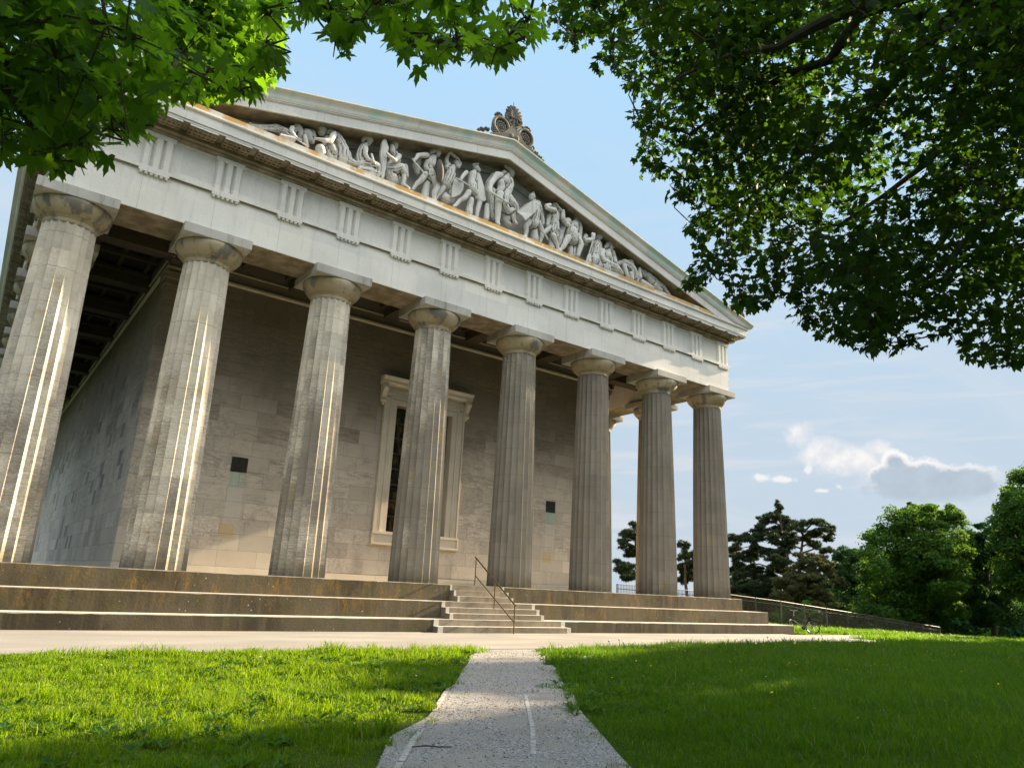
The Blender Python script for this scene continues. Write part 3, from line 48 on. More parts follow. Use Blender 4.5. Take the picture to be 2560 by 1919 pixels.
DEC2=[[77.02,11.75,8.99,2.23,1.37],[77.86,10.07,8.7,2.06,1.46],[72.51,12.01,7.73,1.96,1.39],[71.97,13.55,6.48,1.63,1.39],[74.27,11.4,6.88,2.98,2.15],[77.1,9.26,7.05,2.03,2.03],[70.91,12.11,4.33,2.71,2.24],[76.27,11.17,4.65,3.04,2.36],[74.96,15.03,2.02,2.54,2.54],[76.7,12.41,1.19,3.24,2.55],[72.3,7.91,3.37,1.9,2.22],[76.72,12.54,9.58,1.03,0.69],[71.94,8.68,8.76,1.28,0.8],[72.32,13.21,-0.05,2.44,1.79],[75.81,10.12,0.18,2.0,1.83],[76.59,13.65,-0.66,2.91,1.54],[71.66,14.52,0.28,1.96,1.79],[77.45,11.74,2.9,2.91,2.05],[74.21,12.43,3.15,2.49,1.99],[74.42,7.59,5.19,1.46,1.63],[73.81,9.04,5.83,2.11,1.79]]
DEC3=[[81.63,9.11,6.97,1.42,0.89],[81.39,7.88,7.64,1.06,0.79],[81.72,8.63,5.69,2.3,2.13],[84.54,10.72,2.95,2.57,2.75],[86.94,9.55,3.37,2.25,2.81],[81.76,9.26,0.5,3.37,1.95],[81.56,7.19,6.36,1.58,1.58],[87.09,9.15,0.49,2.81,2.06]]
DEC4=[[77.25,2.57,10.69,1.82,1.82],[76.9,2.16,8.52,3.28,2.96],[75.78,2.97,7.16,2.43,2.43],[78.15,2.44,6.04,3.66,3.33],[78.98,4.39,4.67,2.36,2.2],[76.99,4.06,2.76,1.81,1.48],[77.22,2.73,3.18,2.96,2.14],[74.75,2.29,8.83,2.24,1.76],[80.12,1.71,7.74,3.74,4.42],[75.78,-0.28,4.61,3.52,4.0],[77.45,1.29,10.49,2.64,2.48]]
RT_CL=[[6.22,-21.32,5.23,0.42],[7.51,-21.24,3.53,0.23],[6.03,-17.99,5.52,0.42],[6.61,-20.8,1.91,0.12],[5.77,-19.44,3.16,0.42],[3.72,-19.57,3.72,0.42],[3.62,-19.96,4.78,0.42],[6.1,-20.69,2.24,0.42],[7.18,-20.49,3.03,0.42],[5.81,-20.32,2.71,0.42],[5.51,-20.83,4.43,0.42],[5.64,-20.85,2.74,0.42],[4.85,-18.42,3.52,0.25],[7.39,-20.67,3.65,0.42],[5.96,-18.42,4.09,0.42],[7.0,-21.0,4.82,0.42],[8.16,-20.74,3.7,0.42],[6.44,-21.49,3.47,0.19],[5.2,-20.76,2.47,0.42],[6.77,-20.68,3.73,0.42],[6.29,-18.78,4.18,0.42],[4.58,-20.64,2.33,0.42],[4.51,-17.99,4.85,0.14],[4.84,-20.83,5.11,0.23],[2.91,-19.84,4.52,0.24],[3.54,-19.88,4.37,0.42],[5.59,-18.89,3.91,0.42],[4.44,-21.47,3.05,0.42],[5.1,-20.65,5.2,0.42],[6.42,-18.08,4.81,0.42],[7.03,-20.9,4.53,0.42],[4.49,-20.83,3.49,0.42],[7.29,-19.54,4.58,0.42],[4.7,-20.35,2.89,0.42],[5.94,-20.05,2.28,0.26],[4.2,-20.09,4.43,0.42],[7.68,-21.49,4.72,0.14],[5.57,-21.42,2.82,0.4],[6.18,-18.93,5.89,0.42],[4.98,-20.01,4.67,0.42],[6.36,-19.67,5.77,0.42],[4.92,-21.28,3.91,0.42],[4.94,-18.69,3.77,0.42],[6.8,-19.98,3.95,0.42],[4.46,-19.09,3.74,0.42],[4.15,-20.88,4.58,0.18],[7.27,-18.39,2.94,0.16],[5.36,-20.27,6.14,0.11],[7.07,-19.89,4.78,0.42],[5.88,-18.84,5.33,0.42],[4.77,-18.09,5.8,0.42],[5.13,-20.82,3.57,0.42],[5.5,-19.58,3.88,0.42],[4.46,-19.38,5.49,0.42],[4.56,-21.53,4.18,0.32],[6.05,-20.81,5.97,0.32],[5.29,-21.53,2.27,0.13],[4.86,-19.67,5.49,0.42],[2.8,-18.7,5.17,0.3],[3.17,-18.52,5.86,0.33],[5.25,-20.76,1.94,0.42],[5.19,-19.55,4.95,0.42],[5.7,-19.4,2.18,0.1],[5.48,-20.47,4.75,0.42],[5.14,-18.22,3.29,0.23],[3.38,-18.82,4.82,0.32],[6.05,-20.89,5.21,0.42],[5.53,-20.71,5.49,0.42],[3.42,-18.42,5.73,0.42],[5.91,-19.5,5.34,0.42],[3.94,-17.49,6.67,0.42],[4.26,-21.1,3.73,0.42],[4.09,-19.73,4.58,0.42],[6.52,-21.08,3.72,0.42],[5.72,-19.93,2.91,0.42],[2.57,-19.35,4.81,0.16],[4.27,-20.12,2.28,0.42],[4.06,-20.06,3.35,0.42],[3.33,-19.02,5.01,0.42],[3.29,-19.1,4.31,0.39],[5.55,-19.82,6.59,0.23],[6.1,-20.38,3.16,0.42],[6.18,-21.72,4.94,0.4],[5.76,-18.08,3.98,0.42],[2.72,-19.63,3.95,0.42],[5.49,-21.74,3.47,0.1],[4.59,-21.17,4.12,0.42],[7.02,-19.86,2.38,0.26],[4.46,-21.3,3.04,0.42],[4.08,-20.5,3.55,0.42],[4.63,-19.93,1.8,0.1],[3.18,-18.43,4.87,0.21],[2.94,-20.24,4.21,0.22],[5.83,-21.8,4.37,0.17],[4.05,-19.92,3.15,0.42],[7.66,-21.12,3.8,0.42],[3.63,-19.21,5.79,0.12],[7.53,-19.54,3.75,0.42],[3.38,-19.45,4.91,0.42],[4.64,-21.42,3.4,0.42],[2.63,-19.2,4.03,0.17],[4.66,-19.72,3.32,0.42],[2.81,-18.74,4.69,0.32],[5.49,-18.43,3.32,0.38],[6.53,-19.77,4.82,0.42],[6.46,-20.57,5.23,0.42],[3.33,-20.34,4.08,0.42],[4.49,-19.08,6.28,0.39],[4.65,-17.57,5.68,0.21],[5.52,-21.53,2.69,0.18],[5.06,-21.17,2.27,0.42],[5.49,-20.06,5.54,0.42],[4.87,-21.4,4.31,0.42],[5.98,-21.44,3.52,0.42],[7.13,-18.42,3.77,0.42],[5.5,-19.43,6.77,0.36],[5.68,-19.39,2.43,0.34],[3.39,-19.37,4.22,0.42],[6.11,-19.9,5.0,0.42],[3.72,-19.27,4.13,0.42],[6.02,-21.11,3.06,0.42],[3.7,-20.65,4.46,0.18],[6.67,-21.45,5.08,0.42],[5.83,-20.1,2.62,0.42],[4.78,-20.59,4.61,0.42],[5.65,-18.92,4.68,0.42],[7.39,-20.49,2.39,0.42],[6.91,-20.12,4.29,0.42],[3.94,-20.6,3.66,0.42],[6.82,-19.52,3.33,0.42],[3.92,-19.27,2.64,0.3],[7.86,-20.22,3.91,0.42],[5.21,-20.88,2.87,0.42],[7.19,-20.91,2.29,0.14],[4.81,-19.55,5.84,0.42],[5.14,-21.6,3.94,0.42],[6.02,-17.71,4.56,0.39],[7.44,-19.13,3.26,0.42],[5.51,-19.71,2.2,0.27],[2.71,-19.78,4.53,0.14],[5.83,-17.48,4.12,0.17],[3.84,-20.51,4.41,0.42],[2.78,-19.53,4.53,0.4],[7.54,-20.12,3.06,0.42],[8.18,-19.73,2.78,0.42],[2.45,-19.52,4.27,0.42],[4.13,-18.7,4.6,0.42],[5.41,-18.93,3.46,0.18],[4.44,-21.16,3.52,0.42],[5.39,-21.58,3.45,0.42],[6.73,-19.07,3.81,0.42],[4.82,-20.48,4.2,0.42],[4.69,-21.41,2.72,0.42],[5.17,-19.53,5.37,0.42],[4.28,-21.31,3.1,0.42],[4.27,-18.9,4.13,0.42],[6.6,-21.36,2.89,0.16],[6.27,-20.88,4.09,0.42],[6.94,-21.13,3.3,0.42],[3.26,-18.07,6.52,0.17],[6.86,-18.3,3.1,0.26],[7.72,-21.25,4.9,0.42],[7.48,-20.63,4.91,0.42],[4.03,-19.27,2.89,0.38],[3.23,-19.2,3.46,0.16],[4.53,-17.75,6.28,0.42],[4.55,-21.9,3.98,0.15],[5.4,-17.09,5.27,0.12],[4.07,-21.28,3.97,0.38],[6.98,-18.86,4.68,0.42],[4.12,-18.93,3.51,0.33],[4.23,-20.15,2.45,0.42],[4.72,-20.46,2.18,0.42],[3.58,-20.04,4.98,0.12],[6.91,-18.65,4.29,0.42],[5.74,-18.76,4.5,0.42],[5.69,-20.79,3.45,0.42],[6.12,-21.55,4.21,0.42],[5.07,-21.47,4.3,0.42],[3.45,-20.6,4.22,0.26],[5.39,-18.9,6.55,0.42],[4.93,-18.55,5.71,0.42],[6.59,-20.74,5.23,0.42],[5.98,-20.27,4.53,0.42],[4.88,-19.55,2.11,0.16],[3.76,-18.49,6.33,0.32],[4.53,-20.01,1.98,0.34],[5.05,-20.42,3.01,0.42],[4.31,-21.92,3.52,0.27],[3.1,-19.85,3.64,0.42],[7.4,-20.46,4.44,0.42],[3.96,-20.38,4.36,0.42],[4.94,-21.74,3.98,0.42],[6.74,-19.11,4.73,0.42],[6.25,-21.42,4.53,0.42],[4.48,-19.42,5.75,0.42],[4.76,-21.36,2.57,0.42],[6.61,-21.6,4.06,0.12],[6.99,-20.43,4.84,0.42],[5.28,-19.81,5.98,0.42],[4.79,-20.28,3.7,0.42],[6.52,-21.42,4.14,0.42],[3.66,-20.79,3.9,0.42],[6.69,-20.76,6.16,0.42],[5.53,-18.62,4.13,0.42],[7.41,-18.58,3.17,0.42],[5.37,-18.37,5.72,0.42],[6.78,-20.18,4.82,0.42],[6.31,-20.45,4.85,0.42],[4.92,-20.98,1.93,0.42],[6.77,-21.22,5.12,0.42],[4.8,-20.09,3.82,0.42],[4.02,-17.5,6.0,0.23],[5.73,-19.13,2.9,0.42],[5.87,-20.47,6.3,0.15],[5.61,-19.11,6.39,0.42],[5.51,-21.32,2.51,0.42],[7.58,-19.84,3.45,0.42],[6.36,-21.2,2.45,0.33],[7.39,-19.83,3.95,0.42],[4.89,-19.06,5.47,0.42],[4.42,-20.72,3.55,0.42],[2.34,-19.49,4.02,0.42],[4.09,-19.25,2.3,0.13],[6.3,-20.94,4.67,0.42],[3.65,-19.68,5.0,0.42],[4.63,-21.7,4.12,0.27],[5.74,-20.38,3.29,0.42],[4.29,-19.95,2.44,0.33],[5.2,-20.91,3.45,0.42],[5.38,-20.69,4.63,0.42],[6.94,-19.61,4.75,0.42],[5.23,-21.17,3.93,0.42],[6.33,-20.21,6.02,0.42],[7.74,-20.94,2.77,0.25],[3.49,-19.55,4.65,0.42],[6.47,-17.65,3.32,0.16],[7.77,-20.07,3.59,0.42],[5.49,-17.97,5.81,0.42],[3.6,-19.74,4.3,0.42],[6.27,-20.38,2.96,0.42],[5.45,-20.19,5.82,0.42],[4.98,-20.8,4.8,0.42],[5.46,-21.8,4.79,0.13],[4.54,-20.91,2.54,0.42],[5.18,-19.94,5.55,0.42],[7.08,-20.33,2.2,0.25],[6.63,-17.76,4.18,0.42],[7.1,-19.69,2.82,0.42],[4.5,-20.81,2.79,0.42],[4.65,-18.82,6.12,0.42],[5.17,-19.46,3.94,0.42],[5.49,-20.58,3.5,0.42],[2.59,-19.65,4.56,0.14],[4.78,-20.88,3.74,0.42],[5.9,-20.1,5.11,0.42],[4.93,-21.56,2.28,0.22],[6.76,-20.99,5.84,0.42],[3.86,-18.0,5.93,0.42],[4.25,-19.55,3.96,0.42],[4.98,-21.15,3.08,0.42],[5.11,-21.25,1.61,0.13],[5.19,-19.76,5.3,0.42],[4.14,-19.71,4.33,0.42],[5.71,-20.21,3.87,0.42],[7.28,-20.11,4.82,0.42],[5.4,-18.91,4.79,0.42],[6.12,-19.49,3.16,0.42],[6.03,-20.62,2.66,0.42],[3.44,-20.32,4.55,0.18],[5.4,-19.59,2.58,0.42],[5.99,-18.39,3.5,0.12],[6.89,-20.22,2.42,0.42],[5.92,-17.34,4.76,0.19],[3.57,-21.2,3.83,0.2],[4.52,-21.04,3.35,0.42],[6.09,-19.36,6.23,0.42],[4.85,-21.91,3.66,0.11],[5.71,-20.83,4.06,0.42],[4.01,-18.8,5.29,0.42],[4.68,-17.29,6.16,0.22],[8.33,-20.45,2.53,0.34],[6.65,-18.93,5.02,0.42],[5.7,-18.46,2.98,0.13],[3.92,-18.25,6.1,0.42],[4.01,-18.72,5.65,0.42],[4.07,-19.61,3.42,0.42],[4.41,-18.21,4.13,0.29],[5.13,-17.79,5.26,0.42],[5.59,-19.56,4.66,0.42],[6.14,-21.33,4.03,0.42],[5.1,-20.15,2.92,0.42],[4.97,-18.33,6.52,0.42],[4.83,-21.62,2.74,0.31],[5.31,-20.6,1.8,0.26],[7.74,-20.81,3.81,0.42],[6.27,-20.0,5.77,0.42],[6.09,-17.84,5.09,0.42],[5.05,-19.19,2.57,0.13],[5.14,-21.47,3.91,0.42]]
LT_CL=[[0.03,-19.12,2.89,0.22],[-0.26,-19.95,2.01,0.14],[-0.39,-19.32,1.67,0.28],[1.15,-19.7,2.7,0.18],[0.53,-20.18,2.1,0.11],[-0.89,-19.5,1.78,0.13],[-0.64,-20.02,1.72,0.12],[-0.25,-19.2,1.84,0.11],[-0.28,-19.94,1.7,0.41],[-0.91,-18.89,2.33,0.31],[0.75,-19.52,3.02,0.23],[-0.7,-19.02,2.46,0.22],[0.77,-20.02,2.42,0.22],[0.6,-19.83,2.46,0.19],[-0.57,-19.68,1.69,0.42],[0.98,-19.83,2.41,0.1],[0.94,-20.5,2.37,0.13],[-0.65,-18.68,2.5,0.42],[0.11,-18.97,3.23,0.1],[0.54,-19.81,2.57,0.27],[-0.56,-18.75,2.68,0.34],[-0.5,-18.53,1.98,0.22],[-0.27,-19.96,2.1,0.1],[-0.26,-19.68,1.69,0.22],[-0.45,-19.85,1.67,0.42],[0.47,-19.37,2.65,0.1],[0.26,-19.23,3.07,0.1],[-0.35,-19.67,1.52,0.21],[-0.49,-19.53,2.26,0.1],[-0.56,-19.59,2.04,0.22],[1.38,-19.94,3.26,0.1],[-0.21,-19.6,2.34,0.17],[-0.73,-18.58,2.4,0.42],[-0.42,-19.77,2.06,0.15],[1.08,-19.77,2.73,0.29],[0.73,-20.13,2.06,0.1],[0.35,-20.04,2.17,0.12],[-0.22,-19.94,1.67,0.31],[0.62,-19.53,2.62,0.15],[-0.99,-19.35,2.0,0.1],[0.94,-20.55,2.24,0.1],[-0.63,-19.49,1.42,0.17],[-0.64,-19.18,2.24,0.34],[0.48,-19.78,2.77,0.1],[-0.05,-18.91,3.17,0.1],[0.47,-19.24,2.94,0.26],[0.08,-18.83,2.51,0.28],[0.71,-20.67,2.17,0.1],[-0.35,-19.01,2.55,0.37],[0.5,-20.07,2.09,0.1],[-0.47,-18.89,1.96,0.39],[-0.8,-18.4,2.23,0.42],[-0.87,-19.16,1.55,0.11],[-0.53,-19.77,2.07,0.1],[-0.31,-19.23,2.14,0.42],[-0.63,-19.3,1.41,0.1],[-0.88,-18.91,2.13,0.38],[-0.97,-18.71,2.17,0.27],[0.52,-20.31,2.05,0.15],[-1.01,-18.65,2.27,0.24],[-0.41,-18.57,2.33,0.42],[-0.33,-20.05,1.95,0.1],[-0.9,-18.7,2.66,0.15],[-0.66,-19.65,1.8,0.36],[-0.66,-19.47,2.24,0.1],[0.64,-19.97,2.68,0.11],[-0.76,-18.41,1.96,0.23],[-0.61,-19.7,1.38,0.24],[0.92,-19.38,2.99,0.21],[-0.52,-19.3,1.92,0.42],[-0.69,-19.09,1.9,0.42],[-0.57,-19.54,1.7,0.42],[0.62,-20.14,2.37,0.24],[-0.89,-19.17,2.01,0.27],[-0.42,-19.51,2.15,0.28],[-0.39,-19.67,1.67,0.33],[1.01,-20.33,2.07,0.1],[-0.4,-19.25,2.29,0.39],[-0.56,-19.12,1.77,0.33],[-0.35,-18.75,2.56,0.42],[-0.46,-19.04,1.96,0.42],[-0.95,-18.67,2.0,0.22],[0.07,-18.36,2.72,0.21],[0.99,-19.98,2.68,0.32],[-0.67,-19.99,1.71,0.11],[1.28,-19.92,2.88,0.23],[1.08,-20.31,2.19,0.1],[-0.83,-19.34,1.56,0.16],[0.24,-18.85,3.41,0.1],[-0.51,-19.29,1.51,0.11],[0.71,-19.45,3.21,0.1],[-0.83,-18.64,2.04,0.42],[1.01,-19.59,2.66,0.17],[0.84,-20.29,2.01,0.1],[0.22,-19.9,2.36,0.17],[-0.27,-19.27,1.52,0.1],[-0.11,-18.97,2.9,0.23],[-0.87,-19.16,2.27,0.15],[-0.69,-19.72,1.81,0.26],[-0.88,-18.87,1.6,0.1],[0.38,-20.16,2.13,0.18],[1.35,-20.05,2.6,0.1],[-0.25,-19.46,1.52,0.1],[-0.79,-19.22,1.81,0.36],[0.34,-18.73,3.28,0.37],[0.84,-20.0,2.54,0.31]]
LTF_CL=[[0.2,-16.11,4.83,0.25],[0.7,-17.08,3.73,0.13],[0.47,-15.92,5.1,0.42],[0.42,-17.09,4.25,0.39],[0.71,-15.49,4.73,0.21],[1.05,-15.93,4.77,0.22],[0.2,-15.73,5.25,0.26],[0.4,-16.47,4.33,0.42],[1.05,-16.05,4.52,0.1],[0.39,-16.77,4.0,0.4],[0.94,-16.04,4.78,0.36],[1.19,-15.85,4.94,0.13],[0.56,-17.25,4.53,0.11],[0.95,-16.35,5.47,0.1],[0.76,-16.19,5.39,0.21],[0.64,-16.96,4.62,0.28],[0.79,-16.34,4.6,0.42],[0.96,-16.19,5.25,0.23],[0.41,-16.59,4.72,0.31],[0.18,-17.2,4.3,0.1],[0.52,-16.21,4.18,0.18],[0.33,-16.15,5.12,0.2],[0.77,-16.26,4.19,0.1],[0.1,-15.73,5.25,0.13],[0.65,-15.51,4.81,0.34],[0.68,-16.38,4.13,0.15],[0.28,-16.59,4.02,0.24],[0.2,-17.15,3.86,0.27],[0.72,-16.4,4.36,0.36],[0.45,-16.96,4.66,0.11],[1.05,-16.03,5.14,0.22],[0.55,-15.34,4.63,0.11],[0.93,-16.71,4.47,0.18],[0.89,-16.18,4.54,0.31],[0.06,-17.02,4.16,0.14],[0.89,-15.97,5.13,0.42],[0.7,-17.01,4.33,0.35],[0.53,-17.03,4.55,0.22],[0.34,-16.22,4.86,0.41],[0.42,-15.9,5.3,0.28],[0.23,-16.16,4.14,0.1],[0.1,-15.88,5.03,0.11],[0.73,-15.96,5.16,0.42],[0.5,-17.35,4.05,0.42],[0.66,-16.8,4.36,0.42],[0.36,-16.24,4.71,0.42],[0.84,-16.47,5.29,0.16],[0.52,-16.12,5.2,0.28],[0.53,-16.25,4.77,0.42],[0.78,-16.67,4.88,0.28],[0.53,-16.7,3.9,0.18],[0.58,-16.52,4.59,0.42],[0.56,-16.29,4.66,0.42],[0.72,-17.01,4.49,0.29],[0.28,-16.6,3.89,0.17],[0.0,-16.84,4.44,0.1],[0.39,-15.61,4.75,0.3],[0.37,-16.51,4.9,0.17],[0.19,-16.99,4.32,0.23],[0.26,-15.96,4.5,0.17],[0.69,-16.81,3.97,0.22],[0.65,-15.97,4.6,0.4],[0.24,-17.1,4.3,0.21],[0.39,-17.23,4.02,0.42]]
RT_EDGE=[[3.06,-18.16,5.18,0.11],[2.52,-18.86,4.22,0.09],[3.04,-18.21,4.94,0.11],[3.04,-18.3,4.79,0.1],[2.68,-18.76,4.21,0.09],[2.76,-18.77,4.21,0.09],[2.63,-18.88,4.01,0.09],[3.22,-18.28,4.82,0.11],[2.7,-19.0,4.1,0.09],[3.31,-18.45,4.89,0.11],[3.32,-18.51,4.84,0.1],[3.62,-18.35,4.91,0.11],[2.91,-19.03,4.05,0.09],[3.52,-18.42,4.65,0.1],[2.9,-18.95,3.92,0.09],[2.97,-18.97,3.94,0.09],[3.7,-18.44,4.59,0.11],[3.16,-19.0,3.87,0.09],[3.68,-18.5,4.4,0.1],[3.98,-18.32,4.57,0.11],[3.68,-18.72,3.97,0.1],[3.62,-18.7,3.85,0.1],[3.96,-18.26,4.31,0.11],[3.79,-18.5,4.05,0.1],[4.23,-18.23,4.23,0.11],[3.99,-18.41,3.9,0.1],[3.74,-18.57,3.67,0.1],[3.45,-18.93,3.26,0.09],[4.26,-18.18,3.89,0.11],[4.19,-18.36,3.79,0.1],[3.73,-18.99,3.26,0.09],[4.35,-18.54,3.59,0.1],[3.91,-18.81,3.22,0.09],[4.11,-18.71,3.36,0.1],[3.84,-18.94,3.12,0.09],[3.9,-19.03,2.91,0.09],[4.3,-18.66,3.13,0.1],[4.61,-18.46,3.21,0.1],[4.68,-18.44,3.07,0.1],[4.85,-18.25,3.03,0.11],[4.89,-18.13,3.02,0.11],[4.76,-18.3,2.86,0.1],[4.2,-18.66,2.52,0.09],[4.79,-18.26,2.87,0.1],[4.77,-18.35,2.88,0.1],[4.12,-18.94,2.55,0.09],[4.04,-19.04,2.46,0.09],[5.2,-18.44,2.89,0.11],[4.38,-19.0,2.37,0.09],[5.22,-18.48,2.73,0.11],[5.33,-18.44,2.75,0.11],[4.76,-18.9,2.45,0.1],[4.9,-18.82,2.5,0.1],[4.39,-19.22,2.27,0.09],[4.41,-19.24,2.28,0.09],[5.3,-18.71,2.8,0.11],[5.04,-18.92,2.71,0.1],[4.59,-19.23,2.61,0.09],[4.47,-19.33,2.69,0.09],[4.33,-19.45,2.67,0.09],[5.13,-19.1,3.24,0.1],[4.59,-19.46,2.89,0.09],[4.43,-19.66,2.65,0.09],[5.37,-19.1,3.03,0.1],[4.81,-19.39,2.57,0.09],[4.65,-19.43,2.4,0.09],[5.11,-19.11,2.59,0.1],[4.92,-19.25,2.38,0.09],[5.13,-19.13,2.41,0.1],[5.1,-19.22,2.32,0.1],[5.23,-19.18,2.32,0.1],[4.98,-19.48,2.11,0.09],[5.36,-19.43,2.16,0.1],[6.0,-19.23,2.33,0.11],[5.09,-19.75,1.94,0.09],[5.4,-19.73,2.03,0.1],[5.5,-19.8,2.04,0.1],[5.53,-19.93,2.07,0.1],[5.46,-20.17,2.02,0.09],[5.9,-20.11,2.05,0.1],[6.37,-20.02,2.1,0.11],[5.36,-20.52,1.71,0.09]]
RT_DENSE=[[6.42,-18.76,4.36,0.25],[3.94,-19.24,3.91,0.42],[4.42,-19.2,3.93,0.42],[3.57,-19.26,4.2,0.42],[4.81,-18.43,5.18,0.42],[6.18,-18.37,4.11,0.18],[4.76,-17.97,4.73,0.1],[4.51,-19.72,4.82,0.1],[5.41,-18.7,5.55,0.42],[4.11,-18.98,3.64,0.32],[4.93,-19.45,3.1,0.1],[5.35,-19.29,4.16,0.39],[5.05,-18.59,5.77,0.42],[6.21,-18.02,4.3,0.22],[5.85,-18.36,4.93,0.42],[5.3,-17.97,4.62,0.3],[5.13,-19.48,5.1,0.1],[4.36,-18.09,5.58,0.4],[5.22,-19.27,4.87,0.36],[4.98,-18.42,4.51,0.42],[4.68,-19.05,3.36,0.25],[5.22,-18.45,4.13,0.42],[4.36,-19.54,3.94,0.42],[4.65,-19.52,3.41,0.42],[4.79,-19.23,4.04,0.42],[3.97,-18.1,5.31,0.1],[3.98,-19.62,4.18,0.42],[3.37,-18.99,4.73,0.23],[4.46,-19.03,3.79,0.42],[4.83,-19.67,3.51,0.27],[3.8,-19.3,4.75,0.28],[3.66,-19.12,4.75,0.31],[4.5,-18.13,5.33,0.41],[3.97,-19.53,4.45,0.42],[5.37,-18.81,5.76,0.42],[4.38,-18.33,5.77,0.36],[3.86,-18.95,3.71,0.2],[4.44,-18.45,4.57,0.35],[3.74,-19.28,4.08,0.42],[5.68,-18.45,5.3,0.42],[4.5,-19.6,5.2,0.1],[4.32,-19.14,4.51,0.42],[5.96,-18.74,5.11,0.42],[4.17,-19.7,4.41,0.37],[5.26,-18.16,4.05,0.17],[5.31,-18.69,2.89,0.17],[5.38,-19.67,2.82,0.3],[5.08,-18.52,3.1,0.25],[5.31,-19.44,2.66,0.42],[5.69,-19.84,2.41,0.22],[5.38,-18.42,3.5,0.17],[5.63,-19.45,2.5,0.24],[5.14,-19.38,3.03,0.16],[7.15,-18.82,3.51,0.42],[6.96,-18.76,3.12,0.33],[7.0,-19.42,2.99,0.24],[5.06,-19.11,2.92,0.34],[6.83,-19.18,3.13,0.42],[6.6,-18.75,3.43,0.42],[6.12,-18.81,3.7,0.1],[5.24,-19.83,2.37,0.37],[6.58,-18.53,3.07,0.18],[5.35,-18.98,2.79,0.27],[5.98,-19.47,2.46,0.18],[6.82,-18.87,3.85,0.17],[6.26,-17.94,3.47,0.19],[6.74,-18.38,3.7,0.42]]
LT_EDGE=[[-0.48,-19.17,1.55,0.07],[-0.45,-18.79,1.75,0.08],[-0.39,-19.49,1.4,0.06],[-0.39,-18.99,1.63,0.07],[-0.33,-19.23,1.53,0.07],[-0.31,-19.13,1.58,0.07],[-0.27,-18.99,1.71,0.07],[-0.25,-19.34,1.56,0.06],[-0.26,-19.5,1.54,0.06],[-0.23,-19.12,1.78,0.07],[-0.11,-18.9,1.97,0.08],[-0.16,-19.25,1.72,0.07],[-0.11,-18.93,1.93,0.07],[-0.12,-19.22,1.75,0.07],[-0.12,-19.13,1.86,0.07],[-0.07,-19.14,1.85,0.07],[-0.02,-19.14,2.0,0.07],[-0.04,-19.19,1.91,0.07],[-0.03,-19.19,1.97,0.07],[0.02,-19.23,2.06,0.07],[0.04,-19.55,1.87,0.06],[0.15,-19.16,2.17,0.07],[0.17,-19.35,2.06,0.07],[0.2,-19.44,2.02,0.07],[0.26,-19.38,2.1,0.07],[0.24,-19.55,1.95,0.07],[0.23,-19.64,1.93,0.06],[0.33,-19.25,2.3,0.07],[0.27,-19.73,2.0,0.06],[0.31,-19.64,2.07,0.07],[0.34,-19.51,2.2,0.07],[0.33,-19.58,2.16,0.07],[0.24,-19.84,1.99,0.06],[0.25,-19.79,2.16,0.06],[0.35,-19.53,2.44,0.07],[0.31,-19.95,2.15,0.06],[0.39,-19.76,2.35,0.07],[0.42,-20.0,2.15,0.06],[0.44,-20.01,2.11,0.06],[0.6,-19.48,2.57,0.08],[0.56,-19.79,2.27,0.07],[0.55,-19.73,2.24,0.07],[0.48,-19.99,2.07,0.06],[0.53,-20.01,2.18,0.06],[0.66,-19.84,2.38,0.07],[0.88,-19.66,2.59,0.07],[0.91,-19.64,2.57,0.07],[0.78,-19.93,2.28,0.07],[0.84,-19.87,2.32,0.07],[0.76,-20.01,2.15,0.06],[0.98,-19.71,2.48,0.07],[0.84,-20.13,2.13,0.06],[0.93,-20.07,2.23,0.07],[0.97,-20.18,2.18,0.06],[1.19,-19.92,2.46,0.07],[1.26,-19.86,2.51,0.07],[1.15,-20.12,2.31,0.07],[1.15,-20.21,2.27,0.07],[1.37,-19.96,2.6,0.07],[1.11,-20.36,2.15,0.06],[1.33,-20.07,2.54,0.07],[1.17,-20.31,2.32,0.07]]
RT_LIMB=[[[4.7,-20.89,4.62],[4.18,-20.37,4.22],[3.93,-20.07,4.02],[3.77,-19.85,3.9],[3.55,-19.67,3.85],[3.28,-19.38,3.73]],[[5.06,-20.98,4.71],[4.38,-20.19,4.39],[4.44,-19.94,4.18],[4.28,-19.69,4.05],[4.13,-19.3,3.94],[3.89,-18.95,3.75]],[[5.31,-21.08,4.91],[5.01,-20.7,4.52],[5.07,-20.46,4.35],[5.17,-20.13,4.24],[5.27,-19.81,4.1],[5.24,-19.55,3.97],[5.25,-19.26,3.92],[5.1,-18.82,3.76],[4.97,-18.39,3.51]],[[6.63,-21.2,4.9],[6.26,-20.71,4.58],[6.12,-20.44,4.5],[6.13,-20.21,4.19],[6.15,-19.88,3.97],[6.11,-19.53,3.81],[6.01,-19.09,3.6],[5.79,-18.75,3.66]],[[7.46,-21.04,4.29],[7.09,-20.34,3.83],[6.98,-19.97,3.6],[7.0,-19.69,3.37],[6.98,-19.36,3.12],[6.9,-18.76,2.96]]]
LT_LIMB=[[[-0.57,-17.56,4.36],[-0.02,-16.99,4.15],[0.22,-16.83,4.24],[0.35,-16.64,4.31],[0.54,-16.46,4.37]],[[-0.72,-19.53,1.83],[-0.55,-19.44,1.89],[-0.45,-19.42,1.88],[-0.39,-19.41,1.86],[-0.33,-19.31,1.89],[-0.25,-19.31,1.9],[-0.16,-19.29,2.04],[-0.0,-19.15,2.18]],[[-0.66,-19.76,1.64],[-0.53,-19.61,1.61],[-0.49,-19.58,1.55],[-0.44,-19.46,1.55],[-0.36,-19.43,1.5]],[[-0.33,-19.56,2.56],[0.12,-19.37,2.6],[0.54,-19.44,2.73],[0.93,-19.52,2.81],[1.29,-19.64,2.89]]]
